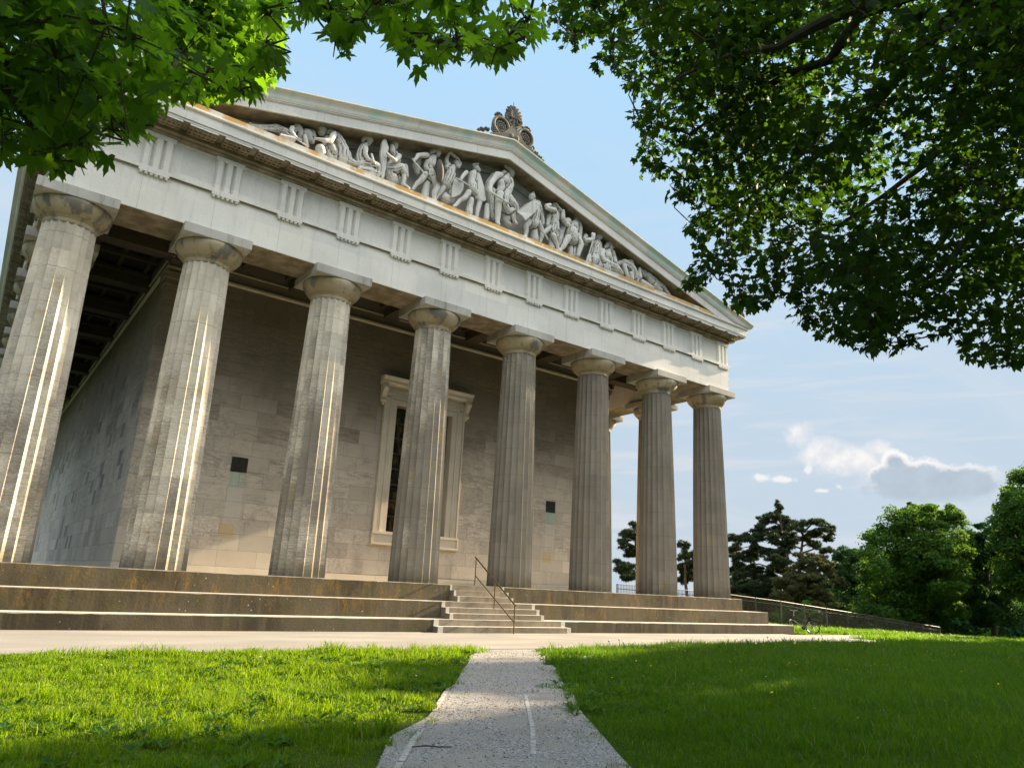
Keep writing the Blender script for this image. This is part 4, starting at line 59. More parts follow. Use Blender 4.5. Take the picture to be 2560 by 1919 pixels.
CLOUD_A=[[-0.0894,0.038,0.0227,0.0197],[-0.0669,0.0185,0.0385,0.0256],[-0.04,0.0053,0.0469,0.0256],[-0.0131,0.0029,0.0395,0.0266],[-0.0006,0.0187,0.0217,0.0158]]
CLOUD_B=[[0.0169,0.0033,0.0197,0.0178],[0.0278,-0.0192,0.0518,0.0286],[0.0699,-0.0245,0.0617,0.0256],[0.0976,-0.0297,0.0326,0.0168],[0.0485,-0.034,0.0863,0.0168]]
CLOUD_S=[[-0.1425,-0.0126,0.0178,0.0074],[-0.1153,-0.0159,0.0247,0.0064],[-0.0684,-0.0311,0.0118,0.0044],[-0.0485,-0.0264,0.0079,0.0069],[-0.083,-0.0054,0.0069,0.0069]]
CLOUD_BASIS=[[0.88585,0.43236,0.16834],[0.43862,-0.89867,0.0],[-0.15128,-0.07384,0.98573]]
# ------------------------------------------------------------------ node helpers
class NT:
    def __init__(s, tree): s.t = tree
    def n(s, typ, ins=None, **kw):
        nd = s.t.nodes.new(typ)
        for k, v in kw.items(): setattr(nd, k, v)
        for k, v in (ins or {}).items():
            sk = nd.inputs[k]
            if isinstance(v, bpy.types.NodeSocket): s.t.links.new(v, sk)
            elif isinstance(v, bpy.types.Node): s.t.links.new(v.outputs[0], sk)
            else: sk.default_value = v
        return nd
    def math(s, op, a, b=0.0, c=0.0, clamp=False): return s.n('ShaderNodeMath', {0: a, 1: b, 2: c}, operation=op, use_clamp=clamp).outputs[0]
    def vmath(s, op, a, b=(0, 0, 0)):
        nd = s.n('ShaderNodeVectorMath', {0: a, 1: b}, operation=op)
        return nd.outputs['Value'] if op in ('DOT_PRODUCT', 'LENGTH') else nd.outputs[0]
    def ss(s, x, lo, hi): return s.n('ShaderNodeMapRange', {'Value': x, 'From Min': lo, 'From Max': hi}, interpolation_type='SMOOTHSTEP').outputs[0]
    def mix(s, f, a, b, blend='MIX'):
        nd = s.n('ShaderNodeMix', data_type='RGBA', blend_type=blend, clamp_factor=True)
        for i, v in ((0, f), (6, a), (7, b)):
            if isinstance(v, bpy.types.NodeSocket): s.t.links.new(v, nd.inputs[i])
            else: nd.inputs[i].default_value = v if i == 0 or len(v) == 4 else (*v, 1)
        return nd.outputs[2]
    def noise(s, vec, scale, detail=4, rough=.55, dist=0):
        return s.n('ShaderNodeTexNoise', {'Vector': vec, 'Scale': scale, 'Detail': detail, 'Roughness': rough, 'Distortion': dist}).outputs[0]
    def scale(s, vec, k): return s.vmath('MULTIPLY', vec, k)
    def sep(s, v): return s.n('ShaderNodeSeparateXYZ', {0: v}).outputs
    def comb(s, x, y, z): return s.n('ShaderNodeCombineXYZ', {0: x, 1: y, 2: z}).outputs[0]
    def white(s, v): return s.n('ShaderNodeTexWhiteNoise', {'Vector': v}, noise_dimensions='3D').outputs[0]
    def pos(s): return s.n('ShaderNodeNewGeometry').outputs['Position']
MATS = {}
def material(name, fn, rough=.85, spec=.3, **pr):
    m = bpy.data.materials.new(name); m.use_nodes = True; t = NT(m.node_tree); b = m.node_tree.nodes['Principled BSDF']
    b.inputs['Roughness'].default_value = rough; b.inputs['Specular IOR Level'].default_value = spec
    for k, v in pr.items(): b.inputs[k.replace('_', ' ')].default_value = v
    r = fn(t, b)
    if isinstance(r, bpy.types.NodeSocket): m.node_tree.links.new(r, b.inputs['Base Color'])
    elif r: b.inputs['Base Color'].default_value = (*r, 1)
    MATS[name] = m; return m
def bump(t, b, h, dist=.02, strength=.5):
    t.t.links.new(t.n('ShaderNodeBump', {'Height': h, 'Distance': dist, 'Strength': strength}).outputs[0], b.inputs['Normal'])

# ------------------------------------------------------------------ sky with clouds
w = bpy.data.worlds.new('World'); SC.world = w; w.use_nodes = True
t = NT(w.node_tree); bg = w.node_tree.nodes['Background']
sky = t.n('ShaderNodeTexSky', sky_type='NISHITA', sun_disc=False, sun_elevation=SUN_EL, sun_rotation=SUN_AZ, altitude=300, air_density=1.0, dust_density=.4, ozone_density=1.5)
dirv = t.n('ShaderNodeTexCoord').outputs['Generated']
c0, cr, cu = CLOUD_BASIS
dz = t.vmath('DOT_PRODUCT', dirv, c0)
px = t.math('DIVIDE', t.vmath('DOT_PRODUCT', dirv, cr), t.math('MAXIMUM', dz, .02)); py = t.math('DIVIDE', t.vmath('DOT_PRODUCT', dirv, cu), t.math('MAXIMUM', dz, .02))
pv = t.comb(px, py, 0.0)
nz = t.noise(pv, 30, 6, .60); nz2 = t.noise(t.vmath('ADD', pv, (3.1, 1.7, 0)), 75, 5, .6)
pert = t.math('ADD', t.math('MULTIPLY', t.math('SUBTRACT', nz, .5), 1.15), t.math('MULTIPLY', t.math('SUBTRACT', nz2, .5), .6))
def cloud(es, k=1.0):
    best = None
    for x, y, rx, ry in es:
        d = t.math('SUBTRACT', 1.0, t.vmath('LENGTH', t.scale(t.vmath('SUBTRACT', pv, (x, y, 0)), (1/rx, 1/ry, 0))))
        best = d if best is None else t.n('ShaderNodeMath', {0: best, 1: d, 2: .25}, operation='SMOOTH_MAX').outputs[0]
    return t.math('MULTIPLY', t.math('ADD', best, t.math('MULTIPLY', pert, k)), t.math('GREATER_THAN', dz, .05))
A_, B_, S_ = cloud(CLOUD_A), cloud(CLOUD_B), cloud(CLOUD_S, 2.1)
sx, sy, sz = t.sep(dirv)
hor = t.math('ADD', t.math('MAXIMUM', sz, 0.0), .12)
flat = t.comb(t.math('DIVIDE', sx, hor), t.math('DIVIDE', sy, hor), 0.0)
cir = t.ss(t.noise(t.scale(t.vmath('ADD', flat, (2, 0, 0)), (.5, 1.6, 1)), 1.1, 6, .6, .8), .44, .78)
lowband = t.math('MULTIPLY', t.ss(t.noise(t.scale(pv, (3, 30, 1)), 1.2, 4, .55, .4), .45, .72), t.math('MULTIPLY', t.ss(sz, .62, .15), t.math('GREATER_THAN', dz, .05)))
vein = t.math('MAXIMUM', t.math('MULTIPLY', cir, .42), t.math('MULTIPLY', lowband, .7))
skyc = t.mix(t.ss(sz, .80, .02), t.vmath('MINIMUM', sky.outputs[0], t.mix(t.ss(t.vmath('DOT_PRODUCT', dirv, tuple(sdir)), .94, 1.0), SKY_MAX, (3.2, 3.0, 2.7))), SKY_HAZE)
col = t.mix(vein, skyc, CIRRUS)
col = t.mix(t.math('MULTIPLY', t.ss(S_, .1, .8), .75), col, CLOUD_WHITE)
wisp = t.mix(t.ss(t.noise(pv, 45, 4, .6), .35, .7), CLOUD_PALE, CLOUD_WHITE)
col = t.mix(t.math('MULTIPLY', t.ss(A_, .0, .8), .96), col, wisp)
body = t.mix(t.ss(t.math('ADD', B_, t.math('MULTIPLY', py, -13.0)), .16, .66), CLOUD_WHITE, t.mix(t.ss(nz, .3, .7), CLOUD_GREY, tuple(k*1.12 for k in CLOUD_GREY)))
col = t.mix(t.ss(B_, .0, t.math('ADD', .30, t.math('MULTIPLY', t.ss(py, .0, -.05), .45))), col, body)
# unseen bright cloud added behind the viewer as fill light for the facade
back = t.ss(t.vmath('DOT_PRODUCT', dirv, (.16, -.98, .1)), .05, .5)
fill_bank = t.math('MULTIPLY', back, t.math('MULTIPLY', t.ss(t.noise(t.scale(flat, (.8, .8, 1)), .9, 6, .58, .4), .34, .54), t.ss(sz, .30, .62)))
col = t.mix(t.math('MULTIPLY', fill_bank, .95), col, FILL_BANK)
w.node_tree.links.new(col, bg.inputs['Color']); bg.inputs['Strength'].default_value = SKY_STRENGTH

# ------------------------------------------------------------------ mesh helpers
class MB:
    def __init__(s): s.v = []; s.f = []; s.sm = []
    def add(s, vs, fs, smooth=False):
        o = len(s.v); s.v += [tuple(p) for p in vs]; s.f += [[i+o for i in f] for f in fs]; s.sm += [smooth]*len(fs); return s
    def box(s, x0, x1, y0, y1, z0, z1):
        return s.add([(x0,y0,z0),(x1,y0,z0),(x1,y1,z0),(x0,y1,z0),(x0,y0,z1),(x1,y0,z1),(x1,y1,z1),(x0,y1,z1)],
                     [(0,3,2,1),(4,5,6,7),(0,1,5,4),(1,2,6,5),(2,3,7,6),(3,0,4,7)])
    def prism(s, pts, fn, a, b):                      # pts 2-D ccw, fn(u,v,w) -> xyz
        n = len(pts); vs = [fn(u, v, a) for u, v in pts] + [fn(u, v, b) for u, v in pts]
        return s.add(vs, [list(range(n))[::-1], list(range(n, 2*n))] + [(i, (i+1) % n, n+(i+1) % n, n+i) for i in range(n)])
    def tube(s, pts, rad, n=8, caps=True, smooth=True):
        pts = [Vector(p) for p in pts]; rad = [rad]*len(pts) if isinstance(rad, (int, float)) else rad; vs = []; ref = None
        for i, p in enumerate(pts):
            d = (pts[min(i+1, len(pts)-1)] - pts[max(i-1, 0)]).normalized()
            a = d.cross(Vector((0, 0, 1)) if abs(d.z) < .92 else Vector((1, 0, 0))).normalized()
            if ref is not None and (ref - d*ref.dot(d)).length > 1e-4: a = (ref - d*ref.dot(d)).normalized()
            ref = a; b = d.cross(a)
            vs += [p + (a*math.cos(2*math.pi*k/n) + b*math.sin(2*math.pi*k/n))*rad[i] for k in range(n)]
        fs = [(i*n+k, i*n+(k+1) % n, (i+1)*n+(k+1) % n, (i+1)*n+k) for i in range(len(pts)-1) for k in range(n)]
        if caps: fs += [list(range(n))[::-1], list(range((len(pts)-1)*n, len(pts)*n))]
        return s.add(vs, fs, smooth)
    def lathe(s, prof, n=40, o=(0, 0, 0), smooth=True):
        vs = [(o[0]+r*math.cos(2*math.pi*k/n), o[1]+r*math.sin(2*math.pi*k/n), o[2]+z) for r, z in prof for k in range(n)]
        fs = [(i*n+k, i*n+(k+1) % n, (i+1)*n+(k+1) % n, (i+1)*n+k) for i in range(len(prof)-1) for k in range(n)]
        fs += [list(range(n))[::-1], list(range((len(prof)-1)*n, len(prof)*n))]
        return s.add(vs, fs, smooth)
    def ell(s, c, r, n=12):
        m = n//2; vs = [(c[0], c[1], c[2]-r[2])]
        for i in range(1, m):
            a = -math.pi/2 + math.pi*i/m
            vs += [(c[0]+r[0]*math.cos(a)*math.cos(2*math.pi*k/n), c[1]+r[1]*math.cos(a)*math.sin(2*math.pi*k/n), c[2]+r[2]*math.sin(a)) for k in range(n)]
        vs.append((c[0], c[1], c[2]+r[2])); L = len(vs)-1
        fs = [(0, 1+(k+1) % n, 1+k) for k in range(n)] + [(L, 1+(m-2)*n+k, 1+(m-2)*n+(k+1) % n) for k in range(n)]
        fs += [(1+i*n+k, 1+i*n+(k+1) % n, 1+(i+1)*n+(k+1) % n, 1+(i+1)*n+k) for i in range(m-2) for k in range(n)]
        return s.add(vs, fs, True)
    def mesh(s, name, org=(0, 0, 0)):
        me = bpy.data.meshes.new(name); ox, oy, oz = org
        me.from_pydata([(x-ox, y-oy, z-oz) for x, y, z in s.v], [], s.f)
        me.polygons.foreach_set('use_smooth', s.sm)
        if any(s.sm): me.set_sharp_from_angle(angle=R_(38))
        return me
    def build(s, name, mat, parent=None, org=None):
        me = s.mesh(name, worg(parent) if parent is not None and org is None else (org or (0, 0, 0)))
        return link(name, me, mat, parent, (0, 0, 0) if parent is not None else (org or (0, 0, 0)))
def worg(o):
    p = Vector((0, 0, 0))
    while o is not None: p += o.location; o = o.parent
    return p
def link(name, me, mat, parent=None, loc=(0, 0, 0)):
    if mat is not None and not me.materials: me.materials.append(MATS[mat])
    o = bpy.data.objects.new(name, me); COL.objects.link(o); o.location = loc; o.parent = parent; return o
def tag(o, label=None, cat=None, group=None, kind=None):
    for k, v in (('label', label), ('category', cat), ('group', group), ('kind', kind)):
        if v: o[k] = v
    return o
def thing(name, label, cat, loc=(0, 0, 0), group=None):
    o = bpy.data.objects.new(name, None); COL.objects.link(o); o.location = loc; o.empty_display_size = .3
    return tag(o, label, cat, group)
def npmesh(name, V, F, smooth=False):
    """V (n,3); F (m,k) all the same corner count"""
    me = bpy.data.meshes.new(name); k = F.shape[1]
    me.vertices.add(len(V)); me.vertices.foreach_set('co', np.ascontiguousarray(V, dtype=np.float32).ravel())
    me.loops.add(F.size); me.loops.foreach_set('vertex_index', np.ascontiguousarray(F, dtype=np.int32).ravel())
    me.polygons.add(len(F)); me.polygons.foreach_set('loop_start', np.arange(0, F.size, k, dtype=np.int32))
    me.polygons.foreach_set('use_smooth', np.full(len(F), smooth)); me.update(calc_edges=True); return me

# ------------------------------------------------------------------ materials
def stone(t, b, base, light, dark, stain=.5, joint=None):
    p = t.pos(); x, y, z = t.sep(p)
    n1 = t.noise(p, .7, 5, .6); n2 = t.noise(p, 9, 5, .65); n3 = t.noise(t.scale(p, (5, 5, .45)), 1, 5, .6)
    c = t.mix(t.ss(n1, .3, .7), base, light)
    c = t.mix(t.math('MULTIPLY', t.ss(n3, .52, .78), stain), c, dark)
    c = t.mix(t.math('MULTIPLY', t.ss(n2, .58, .8), .35), c, dark)
    c = t.mix(t.math('MULTIPLY', t.ss(t.noise(p, 38, 3, .6), .62, .75), .35), c, tuple(k*.45 for k in dark))
    bump(t, b, t.noise(p, 30, 6, .7), .012, .35)
    return c
def entab(t, b):
    p = t.pos(); x, y, z = t.sep(p)
    c = stone(t, b, (.65, .63, .585), (.735, .715, .67), (.36, .345, .31), .32)
    c = t.mix(t.math('MULTIPLY', t.ss(t.noise(p, 14, 6, .75), .5, .72), .30), c, (.42, .41, .38))
    c = t.mix(t.math('MULTIPLY', t.ss(t.noise(p, 70, 3, .6), .64, .76), .45), c, (.25, .24, .21))
    # single blocks differ a little; fine joints between them
    bx = t.math('DIVIDE', t.math('ADD', x, y), 2.05); f = t.math('FRACT', bx)
    blk = t.white(t.comb(t.math('FLOOR', bx), t.math('FLOOR', t.math('MULTIPLY', z, 1.3)), 0.0))
    c = t.mix(1.0, c, t.mix(blk, (.90, .90, .90), (1.05, 1.03, 1.0)), 'MULTIPLY')
    j = t.math('LESS_THAN', t.math('ABSOLUTE', t.math('SUBTRACT', f, .5)), .0028)
    return t.mix(t.math('MULTIPLY', j, .55), c, (.22, .2, .16))
material('limestone', entab)
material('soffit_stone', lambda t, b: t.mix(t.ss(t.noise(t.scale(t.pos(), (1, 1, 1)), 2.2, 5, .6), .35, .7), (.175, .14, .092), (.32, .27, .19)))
material('abacus_stone', lambda t, b: stone(t, b, (.33, .315, .28), (.46, .44, .395), (.15, .14, .115), .9))
material('echinus_stone', lambda t, b: t.mix(t.ss(t.noise(t.scale(t.pos(), (1.3, 1.3, .5)), 1.4, 5, .6), .52, .62), stone(t, b, (.31, .255, .155), (.42, .365, .26), (.13, .105, .07), .75), (.165, .155, .135)))
def marble(t, b):
    c = stone(t, b, (.56, .545, .50), (.70, .685, .64), (.26, .22, .16), .7)
    pt = t.n('ShaderNodeNewGeometry').outputs['Pointiness']            # darker in the hollows of the carving
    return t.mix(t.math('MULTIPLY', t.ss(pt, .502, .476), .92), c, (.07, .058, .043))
material('statue_stone', marble)
material('shaded_gable_stone', lambda t, b: stone(t, b, (.36, .345, .31), (.46, .445, .405), (.18, .17, .15), .5))  # stone darkened to imitate the shade in the recessed gable
material('acroterion_stone', lambda t, b: stone(t, b, (.105, .095, .078), (.20, .178, .14), (.045, .04, .035), .8))
def sima(t, b):
    c = stone(t, b, (.64, .62, .565), (.74, .72, .665), (.38, .36, .29), .5)
    p = t.pos(); return t.mix(t.math('MULTIPLY', t.ss(t.noise(t.scale(p, (1.0, .2, .3)), 1.0, 3, .5), .46, .62), .75), c, (.42, .60, .53))
material('gutter_stone', sima)
def lichen(t, b):
    p = t.pos(); c = stone(t, b, (.55, .53, .47), (.62, .60, .55), (.30, .27, .2), .6)
    c = t.mix(t.math('MULTIPLY', t.ss(t.noise(p, 1.1, 5, .6), .40, .52), .9), c, (.46, .27, .05))
    return t.mix(t.math('MULTIPLY', t.ss(t.noise(p, 6, 4, .6), .56, .66), .6), c, (.62, .58, .5))
material('lichen_stone', lichen)
def shaft(t, b):
    oc = t.n('ShaderNodeTexCoord').outputs['Object']; x, y, z = t.sep(oc); p = t.pos()
    rnd = t.n('ShaderNodeObjectInfo').outputs['Random']
    ang = t.math('MULTIPLY', t.math('ARCTAN2', y, x), 20/(2*math.pi)); fl = t.math('FLOOR', t.math('ADD', ang, .5))
    dr = t.math('ADD', t.math('DIVIDE', z, 1.02), t.math('MULTIPLY', rnd, 3.0)); di = t.math('FLOOR', dr)
    w1 = t.white(t.comb(fl, di, rnd)); w2 = t.white(t.comb(di, rnd, 3.0))
    base = t.mix(t.ss(t.noise(p, .9, 5, .6), .3, .7), (.54, .48, .39), (.71, .655, .555))
    base = t.mix(1.0, base, t.mix(w1, (.84, .84, .84), (1.1, 1.1, 1.09)), 'MULTIPLY')
    base = t.mix(1.0, base, t.mix(w2, (.86, .86, .87), (1.06, 1.05, 1.03)), 'MULTIPLY')
    # dark weathered crust: horizontal tooling, heavier towards the weather side and the foot, and different from drum to drum
    tool = t.math('ADD', t.math('MULTIPLY', t.noise(t.scale(p, (3.2, 3.2, 21)), 1.5, 7, .8, 1.1), .68), t.math('MULTIPLY', t.noise(p, 27, 5, .75), .32))
    patch = t.noise(t.comb(t.math('MULTIPLY', fl, .7), t.math('MULTIPLY', z, .35), t.math('MULTIPLY', rnd, 37.0)), 1.0, 4, .6)
    px, _, _ = t.sep(p)
    heavy = t.math('ADD', t.math('MULTIPLY', t.ss(px, 4, 24), .36), t.math('MULTIPLY', t.ss(z, 9.0, 2.0), .16))
    amt = t.ss(t.math('ADD', t.math('ADD', t.math('MULTIPLY', tool, .75), t.math('MULTIPLY', patch, .55)), heavy), .68, .90)
    c = t.mix(t.math('MULTIPLY', amt, .78), base, (.115, .10, .08))
    c = t.mix(t.math('MULTIPLY', t.ss(t.noise(t.comb(fl, t.math('MULTIPLY', z, .5), rnd), 1.3, 3, .6), .6, .75), .45), c, (.36, .26, .12))
    foot = t.math('MULTIPLY', t.ss(t.math('ADD', z, t.math('MULTIPLY', t.noise(p, 3, 3), .7)), 1.1, .25), .75)
    c = t.mix(foot, c, (.10, .085, .05))
    fr = t.math('FRACT', dr); j = t.math('LESS_THAN', t.math('ABSOLUTE', t.math('SUBTRACT', fr, .5)), .0075)
    c = t.mix(t.math('MULTIPLY', j, t.math('MULTIPLY', t.noise(p, 2.5, 3), .9)), c, (.09, .08, .065))
    bump(t, b, t.math('ADD', tool, t.math('MULTIPLY', t.noise(p, 45, 5, .7), .8)), .025, .6)
    return c
material('column_stone', shaft, rough=.95, spec=.08)
def ashlar(axis):
    def f(t, b):
        p = t.pos(); x, y, z = t.sep(p)
        uv = t.comb(x if axis == 0 else y, t.math('ADD', z, .33), 0.0)
        br = t.n('ShaderNodeTexBrick', {'Vector': uv, 'Scale': 1.0, 'Mortar Size': .007, 'Mortar Smooth': .2, 'Bias': 0.0, 'Brick Width': 1.35, 'Row Height': .55,
             'Color1': (0, 0, 0, 1), 'Color2': (1, 1, 1, 1), 'Mortar': (.5, .5, .5, 1)}, offset=.5, offset_frequency=2, squash=.62, squash_frequency=3)
        v = t.n('ShaderNodeSeparateColor', {0: br.outputs['Color']}).outputs[0]
        c = t.mix(t.noise(p, .8, 5, .6), (.50, .445, .375), (.64, .575, .49))
        c = t.mix(1.0, c, t.mix(v, (.76, .75, .74), (1.10, 1.09, 1.07)), 'MULTIPLY')
        if axis == 1:
            c = t.mix(t.math('GREATER_THAN', t.white(t.comb(t.math('FLOOR', t.math('DIVIDE', y, .68)), t.math('FLOOR', t.math('DIVIDE', t.math('ADD', z, .33), .55)), 1.0)), .955), c, (.27, .25, .225))
        c = t.mix(t.math('MULTIPLY', t.ss(t.math('ADD', t.noise(t.scale(p, (1.1, 1.1, 7)), 1.4, 7, .78, .7), t.math('MULTIPLY', t.math('SUBTRACT', v, .5), .16)), .50, .68), t.math('MULTIPLY', t.ss(z, .9, 3.0), .55)), c, (.155, .145, .125))
        veins = t.ss(t.math('ABSOLUTE', t.math('SUBTRACT', t.noise(t.scale(p, (1.2, 1.2, 2.4)), 2.2, 7, .7, 1.2), .5)), .035, .0)
        c = t.mix(t.math('MULTIPLY', veins, t.math('MULTIPLY', t.ss(t.noise(p, .6, 2), .42, .62), .6)), c, (.16, .14, .12))
        c = t.mix(t.math('MULTIPLY', t.ss(t.noise(t.scale(p, (1.2, 1.2, .5)), 1.0, 5, .65), .5, .75), .5), c, (.24, .215, .18))
        up = t.ss(t.math('ADD', z, t.math('MULTIPLY', t.noise(p, .5, 4), 3.0)), 5.5, 9.5)      # noisy height ramp over the upper courses
        upb = t.ss(t.math('ADD', t.math('ADD', z, t.math('MULTIPLY', v, 2.4)), t.math('MULTIPLY', t.noise(p, .45, 4), 3.4)), 6.6, 10.2)   # black-brown patina block by block, plus porch shade painted into the colour
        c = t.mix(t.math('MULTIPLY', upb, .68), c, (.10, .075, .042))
        if axis == 0:
            for cx in (7.05, 21.45):
                inx = t.ss(t.math('ABSOLUTE', t.math('SUBTRACT', x, cx)), .30, .24)
                green = t.math('MULTIPLY', inx, t.math('MULTIPLY', t.ss(z, 2.45, 3.3), t.math('LESS_THAN', z, 3.46)))
                c = t.mix(t.math('MULTIPLY', t.math('MULTIPLY', green, t.ss(t.noise(t.scale(p, (9, 1, .8)), 1.2, 4, .6), .3, .6)), .68), c, (.28, .46, .38))
                pale = t.math('MULTIPLY', inx, t.math('MULTIPLY', t.ss(z, 1.0, 2.4), t.math('LESS_THAN', z, 2.9)))
                c = t.mix(t.math('MULTIPLY', pale, .45), c, (.58, .55, .49))
                och = t.math('MULTIPLY', t.math('LESS_THAN', t.math('ABSOLUTE', t.math('SUBTRACT', x, cx-.12)), .26), t.math('LESS_THAN', t.math('ABSOLUTE', t.math('SUBTRACT', z, 1.42)), .24))
                c = t.mix(t.math('MULTIPLY', och, .6), c, (.50, .36, .16))
        c = t.mix(t.math('MULTIPLY', br.outputs['Fac'], .6), c, (.14, .12, .10))
        bump(t, b, t.math('SUBTRACT', t.noise(p, 22, 5, .7), t.math('MULTIPLY', br.outputs['Fac'], 1.2)), .012, .45)
        return c
    return f
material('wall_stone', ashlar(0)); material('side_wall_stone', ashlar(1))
material('window_stone', lambda t, b: stone(t, b, (.52, .455, .36), (.60, .54, .44), (.28, .23, .16), .4))
def steps(t, b):
    g = t.n('ShaderNodeNewGeometry'); p = g.outputs['Position']; nz = t.sep(g.outputs['Normal'])[2]; x, y, z = t.sep(p)
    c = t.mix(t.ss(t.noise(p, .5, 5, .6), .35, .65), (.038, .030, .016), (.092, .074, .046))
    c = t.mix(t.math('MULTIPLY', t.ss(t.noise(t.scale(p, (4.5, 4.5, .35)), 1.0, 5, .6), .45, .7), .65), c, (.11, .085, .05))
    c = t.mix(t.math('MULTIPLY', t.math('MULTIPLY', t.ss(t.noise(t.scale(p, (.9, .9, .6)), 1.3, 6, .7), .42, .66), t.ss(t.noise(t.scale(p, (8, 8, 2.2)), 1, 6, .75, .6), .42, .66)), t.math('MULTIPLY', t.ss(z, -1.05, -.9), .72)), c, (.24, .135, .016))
    c = t.mix(t.math('MULTIPLY', t.ss(t.noise(t.scale(p, (1.7, 1.7, 1.2)), 1.1, 6, .7), .48, .68), .55), c, (.075, .07, .02))
    c = t.mix(t.math('MULTIPLY', t.ss(t.noise(p, 24, 5, .7), .52, .72), .45), c, (.022, .018, .012))
    sp = t.n('ShaderNodeTexVoronoi', {'Vector': p, 'Scale': 5.5, 'Randomness': 1}); d = t.math('ADD', sp.outputs['Distance'], t.math('MULTIPLY', t.noise(p, 30, 3), .12))
    c = t.mix(t.math('MULTIPLY', t.ss(t.math('SUBTRACT', d, t.math('MULTIPLY', t.math('SUBTRACT', t.noise(p, 2.2, 3), .5), .35)), .17, .11), t.math('MULTIPLY', t.ss(t.noise(p, .8, 2), .42, .56), .75)), c, (.34, .31, .26))
    j = t.math('LESS_THAN', t.math('FRACT', t.math('DIVIDE', t.math('ADD', x, t.math('MULTIPLY', t.math('FLOOR', t.math('MULTIPLY', z, 1.95)), .83)), 1.9)), .006)
    c = t.mix(t.math('MULTIPLY', j, .7), c, (.05, .045, .035))
    c = t.mix(t.ss(nz, .5, .8), c, t.mix(t.noise(p, 3, 5, .6), (.34, .31, .26), (.50, .465, .41)))  # upward faces coloured paler to imitate sunlit treads
    bump(t, b, t.noise(p, 18, 6, .7), .02, .5)
    return c
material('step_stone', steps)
def small_step(t, b):
    g = t.n('ShaderNodeNewGeometry'); p = g.outputs['Position']; nz = t.sep(g.outputs['Normal'])[2]
    gx = t.sep(t.n('ShaderNodeTexCoord').outputs['Generated'])[0]
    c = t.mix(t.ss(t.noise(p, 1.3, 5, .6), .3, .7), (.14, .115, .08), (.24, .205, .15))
    c = t.mix(t.math('MULTIPLY', t.ss(t.noise(t.scale(p, (5, 5, .6)), 1, 5, .6), .5, .7), .6), c, (.12, .10, .075))
    end = t.math('ADD', t.ss(gx, .036, .032), t.ss(gx, .964, .968))
    end = t.math('MULTIPLY', end, t.math('LESS_THAN', t.sep(g.outputs['Normal'])[1], -.5))
    c = t.mix(t.math('MULTIPLY', end, .85), c, (.50, .47, .41))
    c = t.mix(t.ss(nz, .5, .8), c, t.mix(t.noise(p, 3, 5, .6), (.46, .42, .36), (.60, .56, .50)))  # treads paler too, sunlight put into the colour
    bump(t, b, t.noise(p, 18, 6, .7), .015, .5); return c
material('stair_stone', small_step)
material('floor_stone', lambda t, b: t.mix(t.noise(t.pos(), 2, 5, .6), (.42, .39, .34), (.56, .53, .47)))
material('pavement_slab', lambda t, b: (bump(t, b, t.noise(t.pos(), 25, 5, .7), .006, .4), t.mix(t.ss(t.noise(t.scale(t.pos(), (.4, 1.4, 1)), .8, 6, .6), .3, .75), (.215, .20, .175), (.295, .275, .24)))[1])
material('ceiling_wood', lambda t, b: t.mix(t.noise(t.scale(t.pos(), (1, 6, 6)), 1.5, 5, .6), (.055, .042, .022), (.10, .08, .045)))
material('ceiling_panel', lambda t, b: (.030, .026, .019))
material('dark_metal', lambda t, b: t.mix(t.ss(t.noise(t.pos(), 6, 4, .6), .4, .7), (.030, .028, .024), (.055, .05, .042)), rough=.5, Metallic=.4)
material('window_glass', lambda t, b: t.mix(t.ss(t.noise(t.scale(t.pos(), (3, 1, 1.5)), 1.2, 4, .6), .45, .7), (.010, .009, .006), (.075, .05, .016)), rough=.08, spec=.6)  # warm patches in the base colour imitate reflections
material('rail_metal', lambda t, b: t.mix(t.ss(t.noise(t.pos(), 14, 4, .6), .4, .7), (.11, .075, .03), (.20, .14, .06)), rough=.4, Metallic=.8)
material('fence_metal', lambda t, b: (.10, .09, .072), rough=.5, Metallic=.4)
material('roof_copper', lambda t, b: (.09, .12, .10), rough=.6)
def gravel(t, b):
    p = t.pos(); v = t.n('ShaderNodeTexVoronoi', {'Vector': p, 'Scale': 62.0, 'Randomness': 1})
    c = t.mix(t.ss(t.noise(p, .9, 5, .6), .3, .7), (.31, .28, .24), (.43, .385, .33))
    r = t.n('ShaderNodeSeparateColor', {0: v.outputs['Color']}).outputs
    loose = t.ss(t.noise(p, 1.7, 5, .65), .40, .58)
    peb = t.mix(r[0], (.10, .095, .09), (.60, .57, .54))
    c = t.mix(t.math('MULTIPLY', loose, t.ss(r[1], .15, .5)), c, peb)
    c = t.mix(t.math('MULTIPLY', t.ss(t.noise(p, 26, 4, .7), .58, .72), .6), c, (.09, .08, .07))
    bump(t, b, t.math('ADD', t.math('MULTIPLY', v.outputs['Distance'], -1.0), t.noise(p, 12, 5, .7)), .03, .8); return c
material('gravel', gravel)
def pebble(t, b):
    r = t.n('ShaderNodeNewGeometry').outputs['Random Per Island']; return t.mix(r, (.10, .095, .09), (.52, .48, .43))
material('pebble', pebble)
material('edging_stone', lambda t, b: (bump(t, b, t.noise(t.pos(), 40, 5, .7), .01, .6), t.mix(t.ss(t.noise(t.pos(), 14, 5, .7), .35, .7), (.28, .26, .23), (.52, .49, .44)))[1])
material('soil', lambda t, b: t.mix(t.ss(t.noise(t.pos(), 1.4, 5, .6), .35, .65), (.035, .055, .010), (.055, .075, .014)), spec=0.0)
material('far_ground', lambda t, b: t.mix(t.ss(t.noise(t.pos(), .3, 5, .6), .35, .65), (.04, .075, .014), (.07, .11, .02)))
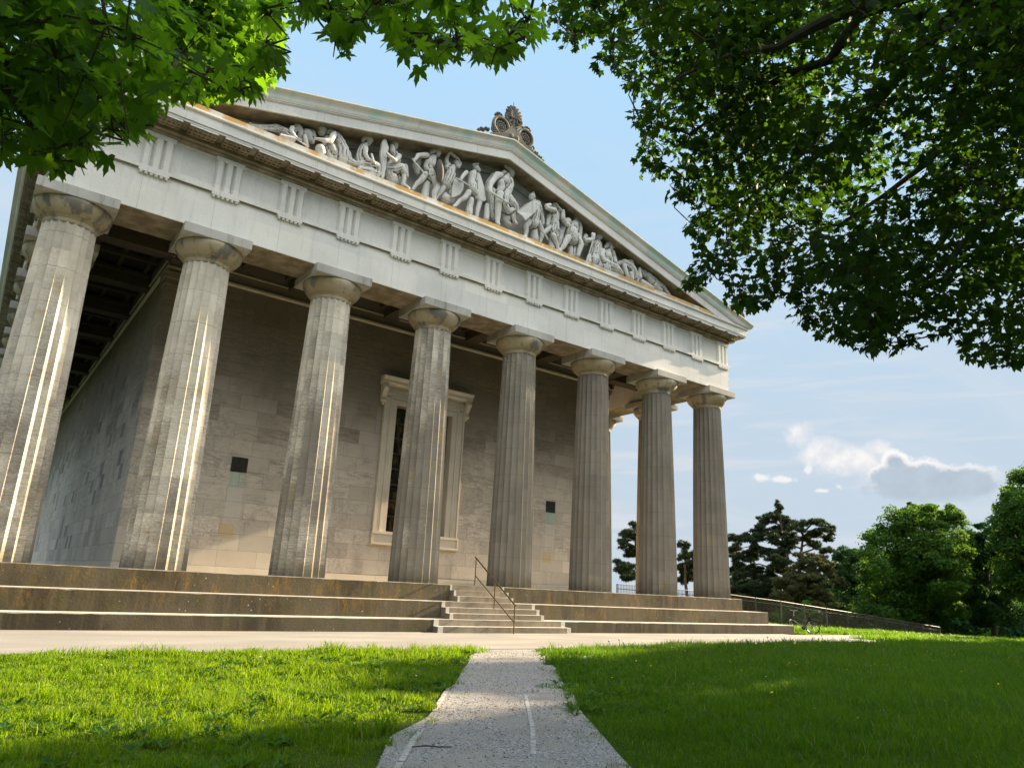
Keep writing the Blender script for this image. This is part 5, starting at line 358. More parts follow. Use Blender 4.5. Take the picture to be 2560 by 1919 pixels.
def leafy(name, base, tip, trans, k=.5, rough=.5, scale=.5, spec=.25, dry=0.0):
    m = bpy.data.materials.new(name); m.use_nodes = True; t = NT(m.node_tree); b = m.node_tree.nodes['Principled BSDF']
    g = t.n('ShaderNodeNewGeometry'); r = g.outputs['Random Per Island']
    f = t.math('ADD', t.math('MULTIPLY', r, .6), t.math('MULTIPLY', t.noise(g.outputs['Position'], scale, 3, .6), .4))
    c = t.mix(t.ss(f, .2, .8), base, tip)
    if dry:
        q = t.math('GREATER_THAN', t.white(t.comb(r, 3.0, 7.0)), 1-dry); c = t.mix(q, c, (.30, .25, .09)); c = t.mix(t.math('MULTIPLY', t.ss(t.noise(g.outputs['Position'], 1.9, 4, .65), .5, .72), .55), c, tuple(v*.45 for v in base)); c = t.mix(t.math('MULTIPLY', t.ss(t.noise(g.outputs['Position'], .42, 4, .6), .45, .68), .6), c, (tip[0]*1.25, tip[1]*1.02, tip[2]))
    m.node_tree.links.new(c, b.inputs['Base Color']); b.inputs['Roughness'].default_value = rough; b.inputs['Specular IOR Level'].default_value = spec
    tr = t.n('ShaderNodeBsdfTranslucent', {'Color': t.mix(1.0, t.mix(t.ss(f, .2, .8), (.7, .8, .7), (1.15, 1.1, .9)), trans, 'MULTIPLY')})
    mx = t.n('ShaderNodeMixShader', {0: k, 1: b.outputs[0], 2: tr.outputs[0]})
    m.node_tree.links.new(mx.outputs[0], m.node_tree.nodes['Material Output'].inputs['Surface']); MATS[name] = m; return m
leafy('maple_leaf', (.012, .045, .004), (.040, .11, .008), (.19, .39, .012), .5, .5, .5, .15)
leafy('field_maple_leaf', (.005, .020, .003), (.016, .046, .005), (.085, .19, .008), .38, .55, .5, .12)
leafy('park_leaf', (.027, .076, .018), (.078, .150, .024), (.16, .30, .025), .35, .7, .25, .08)
leafy('dark_leaf', (.016, .048, .018), (.040, .095, .030), (.07, .15, .03), .3, .7, .25, .06)
leafy('pine_needle', (.022, .044, .024), (.055, .082, .036), (.05, .08, .02), .2, .6, .3)
leafy('brown_needle', (.045, .062, .024), (.11, .115, .045), (.11, .12, .03), .25, .7, .3)
leafy('grass_blade', (.045, .115, .003), (.135, .225, .006), (.28, .44, .005), .45, .5, .8, .2, .05)
leafy('meadow_blade', (.014, .062, .003), (.056, .140, .006), (.19, .36, .006), .42, .5, .45, .2, .08)
material('bark', lambda t, b: (bump(t, b, t.noise(t.scale(t.pos(), (8, 8, 1.5)), 2, 5, .7), .03, .8), t.mix(t.noise(t.scale(t.pos(), (6, 6, 1.2)), 2, 5, .7), (.035, .028, .020), (.085, .07, .05)))[1])
material('pine_bark', lambda t, b: t.mix(t.noise(t.scale(t.pos(), (3, 3, 1)), 1.5, 5, .7), (.055, .038, .025), (.13, .08, .05)))
material('rubber', lambda t, b: (.012, .012, .012), rough=.7)
material('black_paint', lambda t, b: (.018, .018, .019), rough=.3, spec=.5)
material('bright_metal', lambda t, b: (.55, .55, .55), rough=.3, Metallic=1.0)
material('red_plastic', lambda t, b: (.35, .02, .015), rough=.3)
material('white_petal', lambda t, b: (.75, .75, .72), rough=.8)
material('yellow_petal', lambda t, b: (.75, .45, .01), rough=.7)
material('stalk', lambda t, b: (.10, .19, .03), rough=.7)
# ------------------------------------------------------------------ temple
S, S1 = 4.1, 3.716
X0, X7, NS = S-S1, 6*S+S1, 13
XS = [X0] + [i*S for i in range(1, 7)] + [X7]
L = 2*S1 + S*10; XC = (X0+X7)/2
YS = [0, S1] + [S1+S*k for k in range(1, 11)] + [L]
G0 = -1.417
temple = thing('temple', 'pale limestone Greek temple with eight fluted columns under a gable full of sculpture', 'temple', (0, 0, 0))
def ring(mb, prof, x0=X0, x1=X7, y0=0.0, y1=L):          # closed profile (offset outwards, z) swept round the rectangle of column axes
    vs = []
    for w_, z in prof: vs += [(x0-w_, y0-w_, z), (x1+w_, y0-w_, z), (x1+w_, y1+w_, z), (x0-w_, y1+w_, z)]
    n = len(prof); fs = [(i*4+k, i*4+(k+1) % 4, ((i+1) % n)*4+(k+1) % 4, ((i+1) % n)*4+k) for i in range(n) for k in range(4)]
    return mb.add(vs, fs)
def rect(w0, w1, z0, z1): return [(w1, z0), (w1, z1), (w0, z1), (w0, z0)]
# stepped base: three big tiers
for w1, z0, z1 in ((.96, -.528, 0), (1.762, -1.043, -.53), (2.555, -1.7, -1.045)):
    mb = MB(); xs_ = np.arange(X0-w1, X7+w1, .21); xs_ = np.append(xs_, X7+w1); jj = random.Random(int(w1*100)); vs = []      # worn, slightly chipped front edge
    for x_ in xs_:
        c_ = jj.uniform(0, .006)+(jj.random() < .05)*jj.uniform(0, .02); vs += [(x_, -w1+jj.uniform(0, .004), z0), (x_, -w1+jj.uniform(0, .004), z1-.014-c_), (x_, -w1+.012+c_*.8, z1), (x_, -w1+.3, z1)]
    mb.add(vs, [(i*4+k, (i+1)*4+k, (i+1)*4+k+1, i*4+k+1) for i in range(len(xs_)-1) for k in range(3)])
    mb.add([(X0-w1, -w1+.3, z1), (X7+w1, -w1+.3, z1), (X7+w1, L+w1, z1), (X0-w1, L+w1, z1)], [(0, 1, 2, 3)])
    for x_, fl in ((X0-w1, 1), (X7+w1, 0)): mb.add([(x_, -w1+.004, z0), (x_, -w1+.012, z1-.01), (x_, L+w1, z1-.001), (x_, L+w1, z0)], [(0, 1, 2, 3) if fl else (3, 2, 1, 0)])
    mb.build('step', 'step_stone', temple)
MB().box(X0-.85, X7+.85, -.85, L+.85, .001, .006).build('floor', 'floor_stone', temple)
# columns
def shaft_mesh():
    R0, R1, H, NF, K = .8487, .672, 9.03, 20, 7
    zs = [0, .03, .5, 1.2, 2, 3, 4, 5, 6, 7, 8, 8.6, 8.95, H]; vs = []; nr = NF*K
    for z in zs:
        u = z/H; r = R0 + (R1-R0)*u + .013*math.sin(math.pi*u)
        fd = .155*r/1.0
        if z > 8.9: fd *= .9
        for f in range(NF):
            for k in range(K):
                s = k/K; a = 2*math.pi*(f+s)/NF - math.pi/NF
                rr = r - fd*(1-(2*s-1)**2)*.62 if k else r
                vs.append((rr*math.cos(a), rr*math.sin(a), z))
    fs = [(i*nr+k, i*nr+(k+1) % nr, (i+1)*nr+(k+1) % nr, (i+1)*nr+k) for i in range(len(zs)-1) for k in range(nr)]
    fs.append(list(range((len(zs)-1)*nr, len(zs)*nr)))
    mb = MB().add(vs, fs, True); me = mb.mesh('column'); 
    me.set_sharp_from_angle(angle=R_(24)); me.materials.append(MATS['column_stone']); return me
SHAFT = shaft_mesh()
ECH = MB().lathe([(.66, 9.035), (.672, 9.05), (.678, 9.137), (.69, 9.15), (.705, 9.155), (.70, 9.175), (.722, 9.182), (.717, 9.20), (.742, 9.207), (.738, 9.225), (.79, 9.25), (.885, 9.35), (.955, 9.455), (.985, 9.55), (.992, 9.615), (.97, 9.664)], 48).mesh('echinus'); ECH.materials.append(MATS['echinus_stone'])
def bev_box(x0, x1, y0, y1, z0, z1, b=.012):
    bm = bmesh.new(); bmesh.ops.create_cube(bm, size=1)
    for v in bm.verts: v.co = ((x0+x1)/2+v.co.x*(x1-x0), (y0+y1)/2+v.co.y*(y1-y0), (z0+z1)/2+v.co.z*(z1-z0))
    bmesh.ops.bevel(bm, geom=bm.edges[:], offset=b, segments=1, affect='EDGES'); me = bpy.data.meshes.new('block'); bm.to_mesh(me); bm.free(); return me
ABA = bev_box(-1, 1, -1, 1, 9.666, 9.966); ABA.materials.append(MATS['abacus_stone'])
cols = [(x, 0.0) for x in XS] + [(x, y) for y in YS[1:6] for x in (X0, X7)]
c0_ = link('column', SHAFT, None, temple, (cols[0][0], cols[0][1], .007)); e0 = link('echinus', ECH, None, c0_, (0, 0, -.007)); a0 = link('abacus', ABA, None, c0_, (0, 0, -.007))
for x, y in cols[1:]:
    c = c0_.copy(); COL.objects.link(c); c.parent = temple; c.location = (x, y, .007)
    for src in (e0, a0):
        d = src.copy(); COL.objects.link(d); d.parent = c
# architrave, taenia, frieze
ring(MB(), rect(-.80, .78, 9.969, 11.24)).build('architrave', 'limestone', temple)
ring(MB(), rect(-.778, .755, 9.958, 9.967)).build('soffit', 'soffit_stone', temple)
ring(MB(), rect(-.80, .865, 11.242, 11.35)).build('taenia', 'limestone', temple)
ring(MB(), rect(.782, .858, 11.232, 11.2405)).build('taenia_shade_strip', 'soffit_stone', temple)  # dark brown strip imitating the shadow line below the taenia
ring(MB(), rect(-.80, .70, 11.352, 12.50)).build('frieze', 'limestone', temple)
ring(MB(), [(.70, 12.42), (.742, 12.42), (.742, 12.50), (.70, 12.50)]).build('frieze_cap', 'limestone', temple)
W = .83
def triglyph_mesh(regula=True):
    mb = MB(); d0, d1 = .008, .125
    pts = [(-.415, 0), (-.415, d0), (-.350, d1), (-.205, d1), (-.138, d0), (-.070, d1), (.070, d1), (.138, d0), (.205, d1), (.350, d1), (.415, d0), (.415, 0)]
    mb.prism(pts[::-1], lambda u, v, w_: (u, -v, w_), 11.352, 12.36)
    mb.box(-.43, .43, -.135, -.001, 12.362, 12.498)
    return mb.mesh('triglyph')
def regula_mesh():
    mb = MB(); mb.box(-.415, .415, -.083, -.001, 11.165, 11.241)
    for k in range(6):
        u = -.345 + .138*k
        mb.lathe([(.026, 11.163), (.047, 11.15), (.050, 11.12), (.04, 11.097), (.015, 11.09)][::-1], 9, (u, -.047, 0))
    return mb.mesh('regula')
TRI, REG = triglyph_mesh(), regula_mesh()
TRI.materials.append(MATS['limestone']); REG.materials.append(MATS['limestone'])
fsp = (X7-X0+2*.37)/14; FX = [X0-.37+fsp*i for i in range(15)]
nsd = 16; SY = [-.37+fsp*i for i in range(nsd)]
def place(me, name, x, y, rz, par=temple):
    o = bpy.data.objects.new(name, me); COL.objects.link(o); o.parent = par; o.location = (x, y, 0); o.rotation_euler = (0, 0, rz); return o
for x in FX:
    place(TRI, 'triglyph', x, -.70, 0); place(REG, 'regula', x, -.78, 0)
for y in SY[:9]:
    place(TRI, 'triglyph', X0-.70, y, -math.pi/2); place(REG, 'regula', X0-.78, y, -math.pi/2)
for y in SY[:3]:
    place(TRI, 'triglyph', X7+.70, y, math.pi/2); place(REG, 'regula', X7+.78, y, math.pi/2)
# cornice
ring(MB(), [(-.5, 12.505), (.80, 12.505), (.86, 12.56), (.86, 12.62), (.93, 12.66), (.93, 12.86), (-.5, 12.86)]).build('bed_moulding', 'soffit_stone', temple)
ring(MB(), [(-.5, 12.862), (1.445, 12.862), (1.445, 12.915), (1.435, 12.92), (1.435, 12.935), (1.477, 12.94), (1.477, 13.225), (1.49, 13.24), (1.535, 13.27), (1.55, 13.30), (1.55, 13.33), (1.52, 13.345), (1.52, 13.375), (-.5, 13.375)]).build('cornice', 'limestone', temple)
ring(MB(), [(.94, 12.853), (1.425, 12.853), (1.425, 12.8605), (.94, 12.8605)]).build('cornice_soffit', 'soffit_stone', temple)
def mutule_mesh():
    mb = MB(); n = 1
    mb.add([(-.41, -1.43, 12.80), (.41, -1.43, 12.80), (.41, -.935, 12.775), (-.41, -.935, 12.775), (-.41, -1.43, 12.852), (.41, -1.43, 12.852), (.41, -.935, 12.852), (-.41, -.935, 12.852)],
           [(0, 3, 2, 1), (4, 5, 6, 7), (0, 1, 5, 4), (1, 2, 6, 5), (2, 3, 7, 6), (3, 0, 4, 7)])
    for i in range(6):
        for j in range(3):
            u, v = -.34+.136*i, -1.36+.165*j; z = 12.80-.05*(v+1.43)
            mb.lathe([(.020, z-.05), (.043, z-.045), (.038, z-.001)], 7, (u, v, 0))
    return mb.mesh('mutule')
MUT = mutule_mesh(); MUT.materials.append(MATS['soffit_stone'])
MFR = MB().box(-.412, .412, -1.436, -1.431, 12.798, 12.851).mesh('mutule_front'); MFR.materials.append(MATS['limestone'])
def mut(x, y, rz):
    o = place(MUT, 'mutule', x, y, rz); f = bpy.data.objects.new('mutule_front', MFR); COL.objects.link(f); f.parent = o
hsp = fsp/2
for i in range(29): mut(FX[0]+hsp*i, 0, 0)
for i in range(22): mut(X0, FX[0]-X0+hsp*i, -math.pi/2)
for i in range(5): mut(X7, FX[0]-X0+hsp*i, math.pi/2)
MB().box(1.3, XC*2-1.3, -1.47, -.4, 13.377, 13.56).build('gable_ledge', 'lichen_stone', temple)
# gable
M = .248; ZG = 16.663
MB().prism([(XC-14.2, 13.3), (XC+14.2, 13.3), (XC, 13.3+M*14.2)], lambda u, v, w_: (u, w_, v), -.5, -.2).build('gable_wall', 'shaded_gable_stone', temple)
def rake(mb, prof, xe, zclip, n=40):
    xs = [XC-xe+2*xe*i/n for i in range(n+1)]; k = len(prof); vs = []
    for x in xs: vs += [(x, y, max(ZG+h-M*abs(x-XC), zclip+.0004*j)) for j, (y, h) in enumerate(prof)]
    fs = [(i*k+j, (i+1)*k+j, (i+1)*k+(j+1) % k, i*k+(j+1) % k) for i in range(n) for j in range(k)]
    fs += [list(range(k)), list(range(n*k, (n+1)*k))[::-1]]
    return mb.add(vs, fs)
rake(MB(), [(-.3, .0), (-1.485, .0), (-1.485, .335), (-1.50, .345), (-1.50, .37), (-1.53, .375), (-1.53, .405), (-1.555, .42), (-1.555, .45), (-.3, .45)], 15.3, 13.33).build('raking_cornice', 'limestone', temple)
rake(MB(), [(-.3, -.28), (-.60, -.28), (-.60, -.16), (-.66, -.12), (-.66, -.004), (-.3, -.004)], 12.8, 13.38).build('gable_moulding', 'shaded_gable_stone', temple)
rake(MB(), [(-.67, -.006), (-1.42, -.006), (-1.42, -.002), (-.67, -.002)], 13.0, 13.385).build('raking_soffit', 'soffit_stone', temple)
rake(MB(), [(-.3, .452), (-1.56, .452), (-1.585, .50), (-1.60, .58), (-1.63, .65), (-1.69, .705), (-1.74, .73), (-1.755, .745), (-1.755, .792), (-.3, .792)], 15.72, 13.377).build('gutter', 'gutter_stone', temple)
for sx in (-1, 1):
    xa = X0-1.52 if sx < 0 else X7+1.52; xb = xa + sx*.22
    MB().prism([(xa-sx*.3, 13.378), (xa, 13.378), (xa+sx*.05, 13.45), (xa+sx*.2, 13.5), (xa+sx*.2, 13.555), (xa-sx*.3, 13.555)][::sx], lambda u, v, w_: (u, w_, v), -1.50, L).build('gutter', 'gutter_stone', temple)
MB().prism([(XC-15.6, 13.56), (XC+15.6, 13.56), (XC, 13.56+M*15.6)], lambda u, v, w_: (u, w_, v), -.29, L).build('roof', 'roof_copper', temple)
# cella
CX0, CX1, CY = 3.65, 2*XC-3.65, 3.77; CT = 11.35; wx0, wx1, wz0, wz1 = 12.97, 15.73, 1.9, 7.03
mb = MB(); mb.box(CX0+.6, wx0, CY, CY+.6, .01, CT); mb.box(wx1, CX1-.6, CY, CY+.6, .01, CT); mb.box(wx0, wx1, CY, CY+.6, .01, wz0); mb.box(wx0, wx1, CY, CY+.6, wz1, CT)
mb.box(CX0, CX0+.6, CY, CY+.6, .01, CT); mb.box(CX1-.6, CX1, CY, CY+.6, .01, CT)
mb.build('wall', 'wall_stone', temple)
mb = MB(); mb.box(CX0, CX0+.6, CY+.602, L-CY, .01, CT); mb.box(CX1-.6, CX1, CY+.602, L-CY, .01, CT); mb.box(CX0+.6, CX1-.6, L-CY-.6, L-CY, .01, CT)
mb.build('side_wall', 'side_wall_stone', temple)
ring(MB(), rect(.002, .06, .008, .20), CX0, CX1, CY, L-CY).build('wall_base', 'window_stone', temple)
ring(MB(), [(.002, 10.20), (.05, 10.20), (.09, 10.25), (.09, 10.32), (.002, 10.32)], CX0, CX1, CY, L-CY).build('wall_moulding', 'window_stone', temple)
ring(MB(), rect(.002, .05, 10.70, 10.76), CX0, CX1, CY, L-CY).build('wall_moulding', 'window_stone', temple)
for xx in (CX0, CX1):                                      # corner pilasters
    s = 1 if xx < XC else -1; a, b_ = sorted((xx-s*.05, xx+s*.75))
    mb = MB(); mb.box(a, b_, CY-.05, CY+.5, .21, 9.62); mb.box(a-.04, b_+.04, CY-.09, CY+.5, 9.622, 9.70); mb.box(a-.02, b_+.02, CY-.07, CY+.5, 9.702, 9.86); mb.box(a-.10, b_+.10, CY-.15, CY+.5, 9.862, 10.02); mb.box(a-.14, b_+.14, CY-.19, CY+.5, 10.022, 10.10)
    mb.build('pilaster', 'wall_stone', temple)
for cx in (7.05, 21.45):
    mb = MB(); mb.box(cx-.285, cx+.285, CY-.012, CY-.001, 3.46, 3.99)
    for k in range(7): mb.box(cx-.255, cx+.255, CY-.022, CY-.0125, 3.49+.07*k, 3.53+.07*k)
    mb.build('vent', 'dark_metal', temple)
# window
fr = MB()
for s in (-1, 1):
    def bx(u0, u1, d, z0, z1): a, b_ = sorted((XC+s*u0, XC+s*u1)); fr.box(a, b_, CY-d, CY+.3, z0, z1)
    bx(1.36, 1.60, .06, 1.882, 7.03); bx(1.602, 1.68, .10, 1.882, 7.26); bx(1.682, 1.88, .075, 1.882, 7.30); bx(1.882, 1.95, .13, 1.882, 7.55)
fr.box(XC-1.60, XC+1.60, CY-.06, CY+.3, 7.031, 7.24); fr.box(XC-1.68, XC+1.68, CY-.10, CY+.3, 7.262, 7.34); fr.box(XC-1.88, XC+1.88, CY-.075, CY+.3, 7.342, 7.53); fr.box(XC-1.95, XC+1.95, CY-.13, CY+.3, 7.552, 7.60)
fr.box(XC-1.90, XC+1.90, CY-.06, CY+.3, 7.602, 7.76)
window = fr.build('window', 'window_stone', temple)
MB().prism([(-.02, 7.762), (-.20, 7.762), (-.20, 7.80), (-.30, 7.85), (-.30, 7.97), (-.36, 8.02), (-.40, 8.08), (-.40, 8.11), (-.02, 8.11)], lambda u, v, w_: (w_, CY+u, v), XC-2.2, XC+2.2).build('window_cornice', 'window_stone', window)
for s in (-1, 1):
    mb = MB(); x = XC+s*2.03
    mb.prism([(-.002, 7.75), (-.30, 7.75), (-.32, 7.66), (-.26, 7.5), (-.14, 7.3), (-.10, 7.15), (-.002, 7.1)], lambda u, v, w_: (w_, CY+u, v), x-.1, x+.1)
    mb.tube([(x-.105, CY-.22, 7.64), (x+.105, CY-.22, 7.64)], .12, 14); mb.tube([(x-.105, CY-.10, 7.12), (x+.105, CY-.10, 7.12)], .09, 14); mb.tube([(x, CY-.12, 7.06), (x, CY-.05, 6.93)], [.07, .04], 10)
    mb.build('console', 'window_stone', window)
mb = MB(); a, b_ = XC-2.0, XC+2.0
mb.box(a+.08, b_-.08, CY-.14, CY, 1.46, 1.78); mb.box(a, b_, CY-.19, CY, 1.782, 1.88); mb.box(a, b_, CY-.18, CY, 1.38, 1.458)
mb.box(a, a+.078, CY-.178, CY, 1.46, 1.78); mb.box(b_-.078, b_, CY-.178, CY, 1.46, 1.78)
mb.build('window_sill', 'window_stone', window)
MB().box(wx0, wx1, CY+.42, CY+.45, wz0, wz1).build('pane', 'window_glass', window)
mb = MB()
for k in range(1, 8): mb.box(wx0, wx1, CY+.36, CY+.418, wz0+.64*k-.035, wz0+.64*k+.035)
for u in (XC-.46, XC+.46): mb.box(u-.03, u+.03, CY+.35, CY+.356, wz0, wz1)
mb.build('glazing_bars', 'dark_metal', window)
# coffered ceiling between colonnade and cella
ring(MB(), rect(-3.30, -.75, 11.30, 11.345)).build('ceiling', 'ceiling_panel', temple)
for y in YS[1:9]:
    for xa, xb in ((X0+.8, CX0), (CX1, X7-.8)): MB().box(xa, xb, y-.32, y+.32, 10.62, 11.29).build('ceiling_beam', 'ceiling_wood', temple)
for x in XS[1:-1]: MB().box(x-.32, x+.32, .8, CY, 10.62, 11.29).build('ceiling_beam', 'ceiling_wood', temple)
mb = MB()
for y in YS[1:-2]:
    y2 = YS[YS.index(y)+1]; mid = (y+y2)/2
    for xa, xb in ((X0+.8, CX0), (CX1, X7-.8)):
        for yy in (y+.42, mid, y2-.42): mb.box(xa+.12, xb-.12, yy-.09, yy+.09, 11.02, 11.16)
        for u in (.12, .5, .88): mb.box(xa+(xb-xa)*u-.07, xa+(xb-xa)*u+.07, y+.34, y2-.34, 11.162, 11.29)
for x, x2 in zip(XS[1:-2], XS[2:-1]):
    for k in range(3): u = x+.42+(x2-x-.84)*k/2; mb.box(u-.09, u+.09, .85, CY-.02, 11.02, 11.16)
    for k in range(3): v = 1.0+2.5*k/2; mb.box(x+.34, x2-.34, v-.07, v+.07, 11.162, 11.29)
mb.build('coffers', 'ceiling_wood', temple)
# ------------------------------------------------------------------ roof ornaments
def acroterion(x, z, k, label, y=-1.45, mirror=1, full=True):
    a = thing('acroterion', label, 'roof ornament', (x, y, z)); P = lambda u, v, d=0: (x+u*k*mirror, y-d*k, z+v*k)
    base = MB(); base.prism([(-1.15, -.315), (0, -.03), (1.15, -.315), (1.15, -.2), (.5, .12), (.2, .5), (-.2, .5), (-.5, .12), (-1.15, -.2)], lambda u, v, w_: P(u, v, w_), .14, -.02)
    base.tube([P(0, -.05), P(0, .3), P(0, .7), P(0, 1.0)], [.15*k, .12*k, .09*k, .11*k], 10)
    for s in (-1, 1):
        base.tube([P(s*.1, .0, .05), P(s*.22, .25, .07), P(s*.14, .55, .09)], [.10*k, .07*k, .03*k], 8); base.ell(P(s*.14, .1, .12), (.11*k, .1*k, .14*k))
    base.build('stem', 'acroterion_stone', a)
    sides = (-1, 1) if full else (-1,)
    for s in sides:
        r = MB(); c = (s*.62, .38)
        r.tube([P(c[0]+.37*math.cos(t_), c[1]+.37*math.sin(t_), .06) for t_ in np.linspace(0, 2*math.pi, 33)], .075*k, 8, False)
        r.prism([(.36*math.cos(t_), .36*math.sin(t_)) for t_ in np.linspace(0, 2*math.pi, 29)[:-1]], lambda u, v, w_: P(c[0]+u, c[1]+v, w_), -.12, .02)
        for q in range(12): t_ = 2*math.pi*q/12; r.ell(P(c[0]+.205*math.cos(t_), c[1]+.205*math.sin(t_), .05), (.062*k, .04*k, .062*k), 8)
        r.tube([P(c[0]+.10*math.cos(t_), c[1]+.10*math.sin(t_), .06) for t_ in np.linspace(0, 2*math.pi, 17)], .03*k, 6, False); r.ell(P(c[0], c[1], .06), (.06*k, .05*k, .06*k), 8)
        r.build('rosette', 'acroterion_stone', a)
        v = MB()
        def spiral(cx, cy, r0, turns, th, a0, dirn=1): v.tube([P(cx+r0*(1-.82*q/26)*math.cos(a0+dirn*turns*2*math.pi*q/26), cy+r0*(1-.82*q/26)*math.sin(a0+dirn*turns*2*math.pi*q/26), .07+.02*q/26) for q in range(27)], [th*k*(1-.55*q/26) for q in range(27)], 7)
        spiral(s*.24, .93, .20, 1.7, .062, 1.57+s*1.2, -s); v.prism([(.15*math.cos(t_), .15*math.sin(t_)) for t_ in np.linspace(0, 2*math.pi, 17)[:-1]], lambda u, w2, w_: P(s*.24+u, .93+w2, w_), -.12, .05)
        spiral(s*.98, .08, .16, 1.4, .05, 2.2 if s > 0 else .9, s)
        v.tube([P(s*.05, .55, .05), P(s*.3, .80, .06), P(s*.45, .86, .05), P(s*.55, .75, .05)], [.05*k, .06*k, .05*k, .03*k], 7)
        v.build('volute', 'acroterion_stone', a)
        l = MB()
        for q in range(5): t_ = R_(20+35*q) if s > 0 else R_(160-35*q); l.ell(P(s*.72+.16*math.cos(t_), .80+.15*math.sin(t_), 0), (.06*k, .10*k, .06*k), 8)
        l.ell(P(s*.70, .78), (.13*k, .12*k, .13*k), 8)
        l.build('leaf_cluster', 'acroterion_stone', a); l = MB()
        for q in range(5): l.ell(P(s*(1.2+.11*q), -.02-.055*q+.05*(q % 2), 0), (.075*k, .10*k, .085*k), 8)
        l.build('leaf_cluster', 'acroterion_stone', a)
    p = MB()
    for q in range(11):
        t_ = math.pi*(-.12+1.24*q/10); ln = .40+.09*math.sin(max(0, min(math.pi, t_)))
        p.tube([P(0, 1.06, .05), P(.5*ln*math.cos(t_), 1.10+.5*ln*math.sin(t_), .10), P(.82*ln*math.cos(t_), 1.12+.85*ln*math.sin(t_), .08), P(.95*ln*math.cos(t_), 1.13+ln*math.sin(t_), .0)], [.05*k, .06*k, .062*k, .045*k], 7)
    p.prism([(.36*math.cos(t_), .40*math.sin(t_)) for t_ in np.linspace(-.3, math.pi+.3, 16)], lambda u, w2, w_: P(u, 1.12+w2, w_), -.12, .02)
    p.build('palmette', 'acroterion_stone', a)
    return a
ac = acroterion(XC, 17.47, 1.0, 'dark weathered acroterion with two big rosettes and a palmette on the gable peak', -1.55)
MB().tube([(XC+.02, -1.5, 19.05), (XC+.02, -1.5, 19.35)], .012, 5).build('lightning_rod', 'dark_metal', ac)
acroterion(X7+.85, 13.80, .62, 'small grey acroterion on the right corner of the gable, behind maple leaves', -1.35, 1, True)
# ------------------------------------------------------------------ gable statues
LEDGE = 13.562
def remesh(mb, voxel, name):
    tmp = bpy.data.objects.new('tmp', mb.mesh('tmp')); COL.objects.link(tmp)
    r = tmp.modifiers.new('r', 'REMESH'); r.mode = 'VOXEL'; r.voxel_size = voxel; r.use_smooth_shade = True
    s_ = tmp.modifiers.new('s', 'SMOOTH'); s_.iterations = 2; s_.factor = .5
    dg = bpy.context.evaluated_depsgraph_get(); me = bpy.data.meshes.new_from_object(tmp.evaluated_get(dg)); me.name = name
    bpy.data.objects.remove(tmp); return me
def capsule(mb, a, ra, b, rb, n=10):
    a, b = Vector(a), Vector(b); d = b-a; Ln = d.length
    if Ln < 1e-4: mb.ell(a, (ra, ra, ra), n); return
    d.normalize(); pts, rr = [], []
    for th in (-1.45, -1.0, -.5): pts.append(a + d*ra*math.sin(th)); rr.append(ra*math.cos(th))
    pts += [a, b]; rr += [ra, rb]
    for th in (.5, 1.0, 1.45): pts.append(b + d*rb*math.sin(th)); rr.append(rb*math.cos(th))
    mb.tube(pts, rr, n)
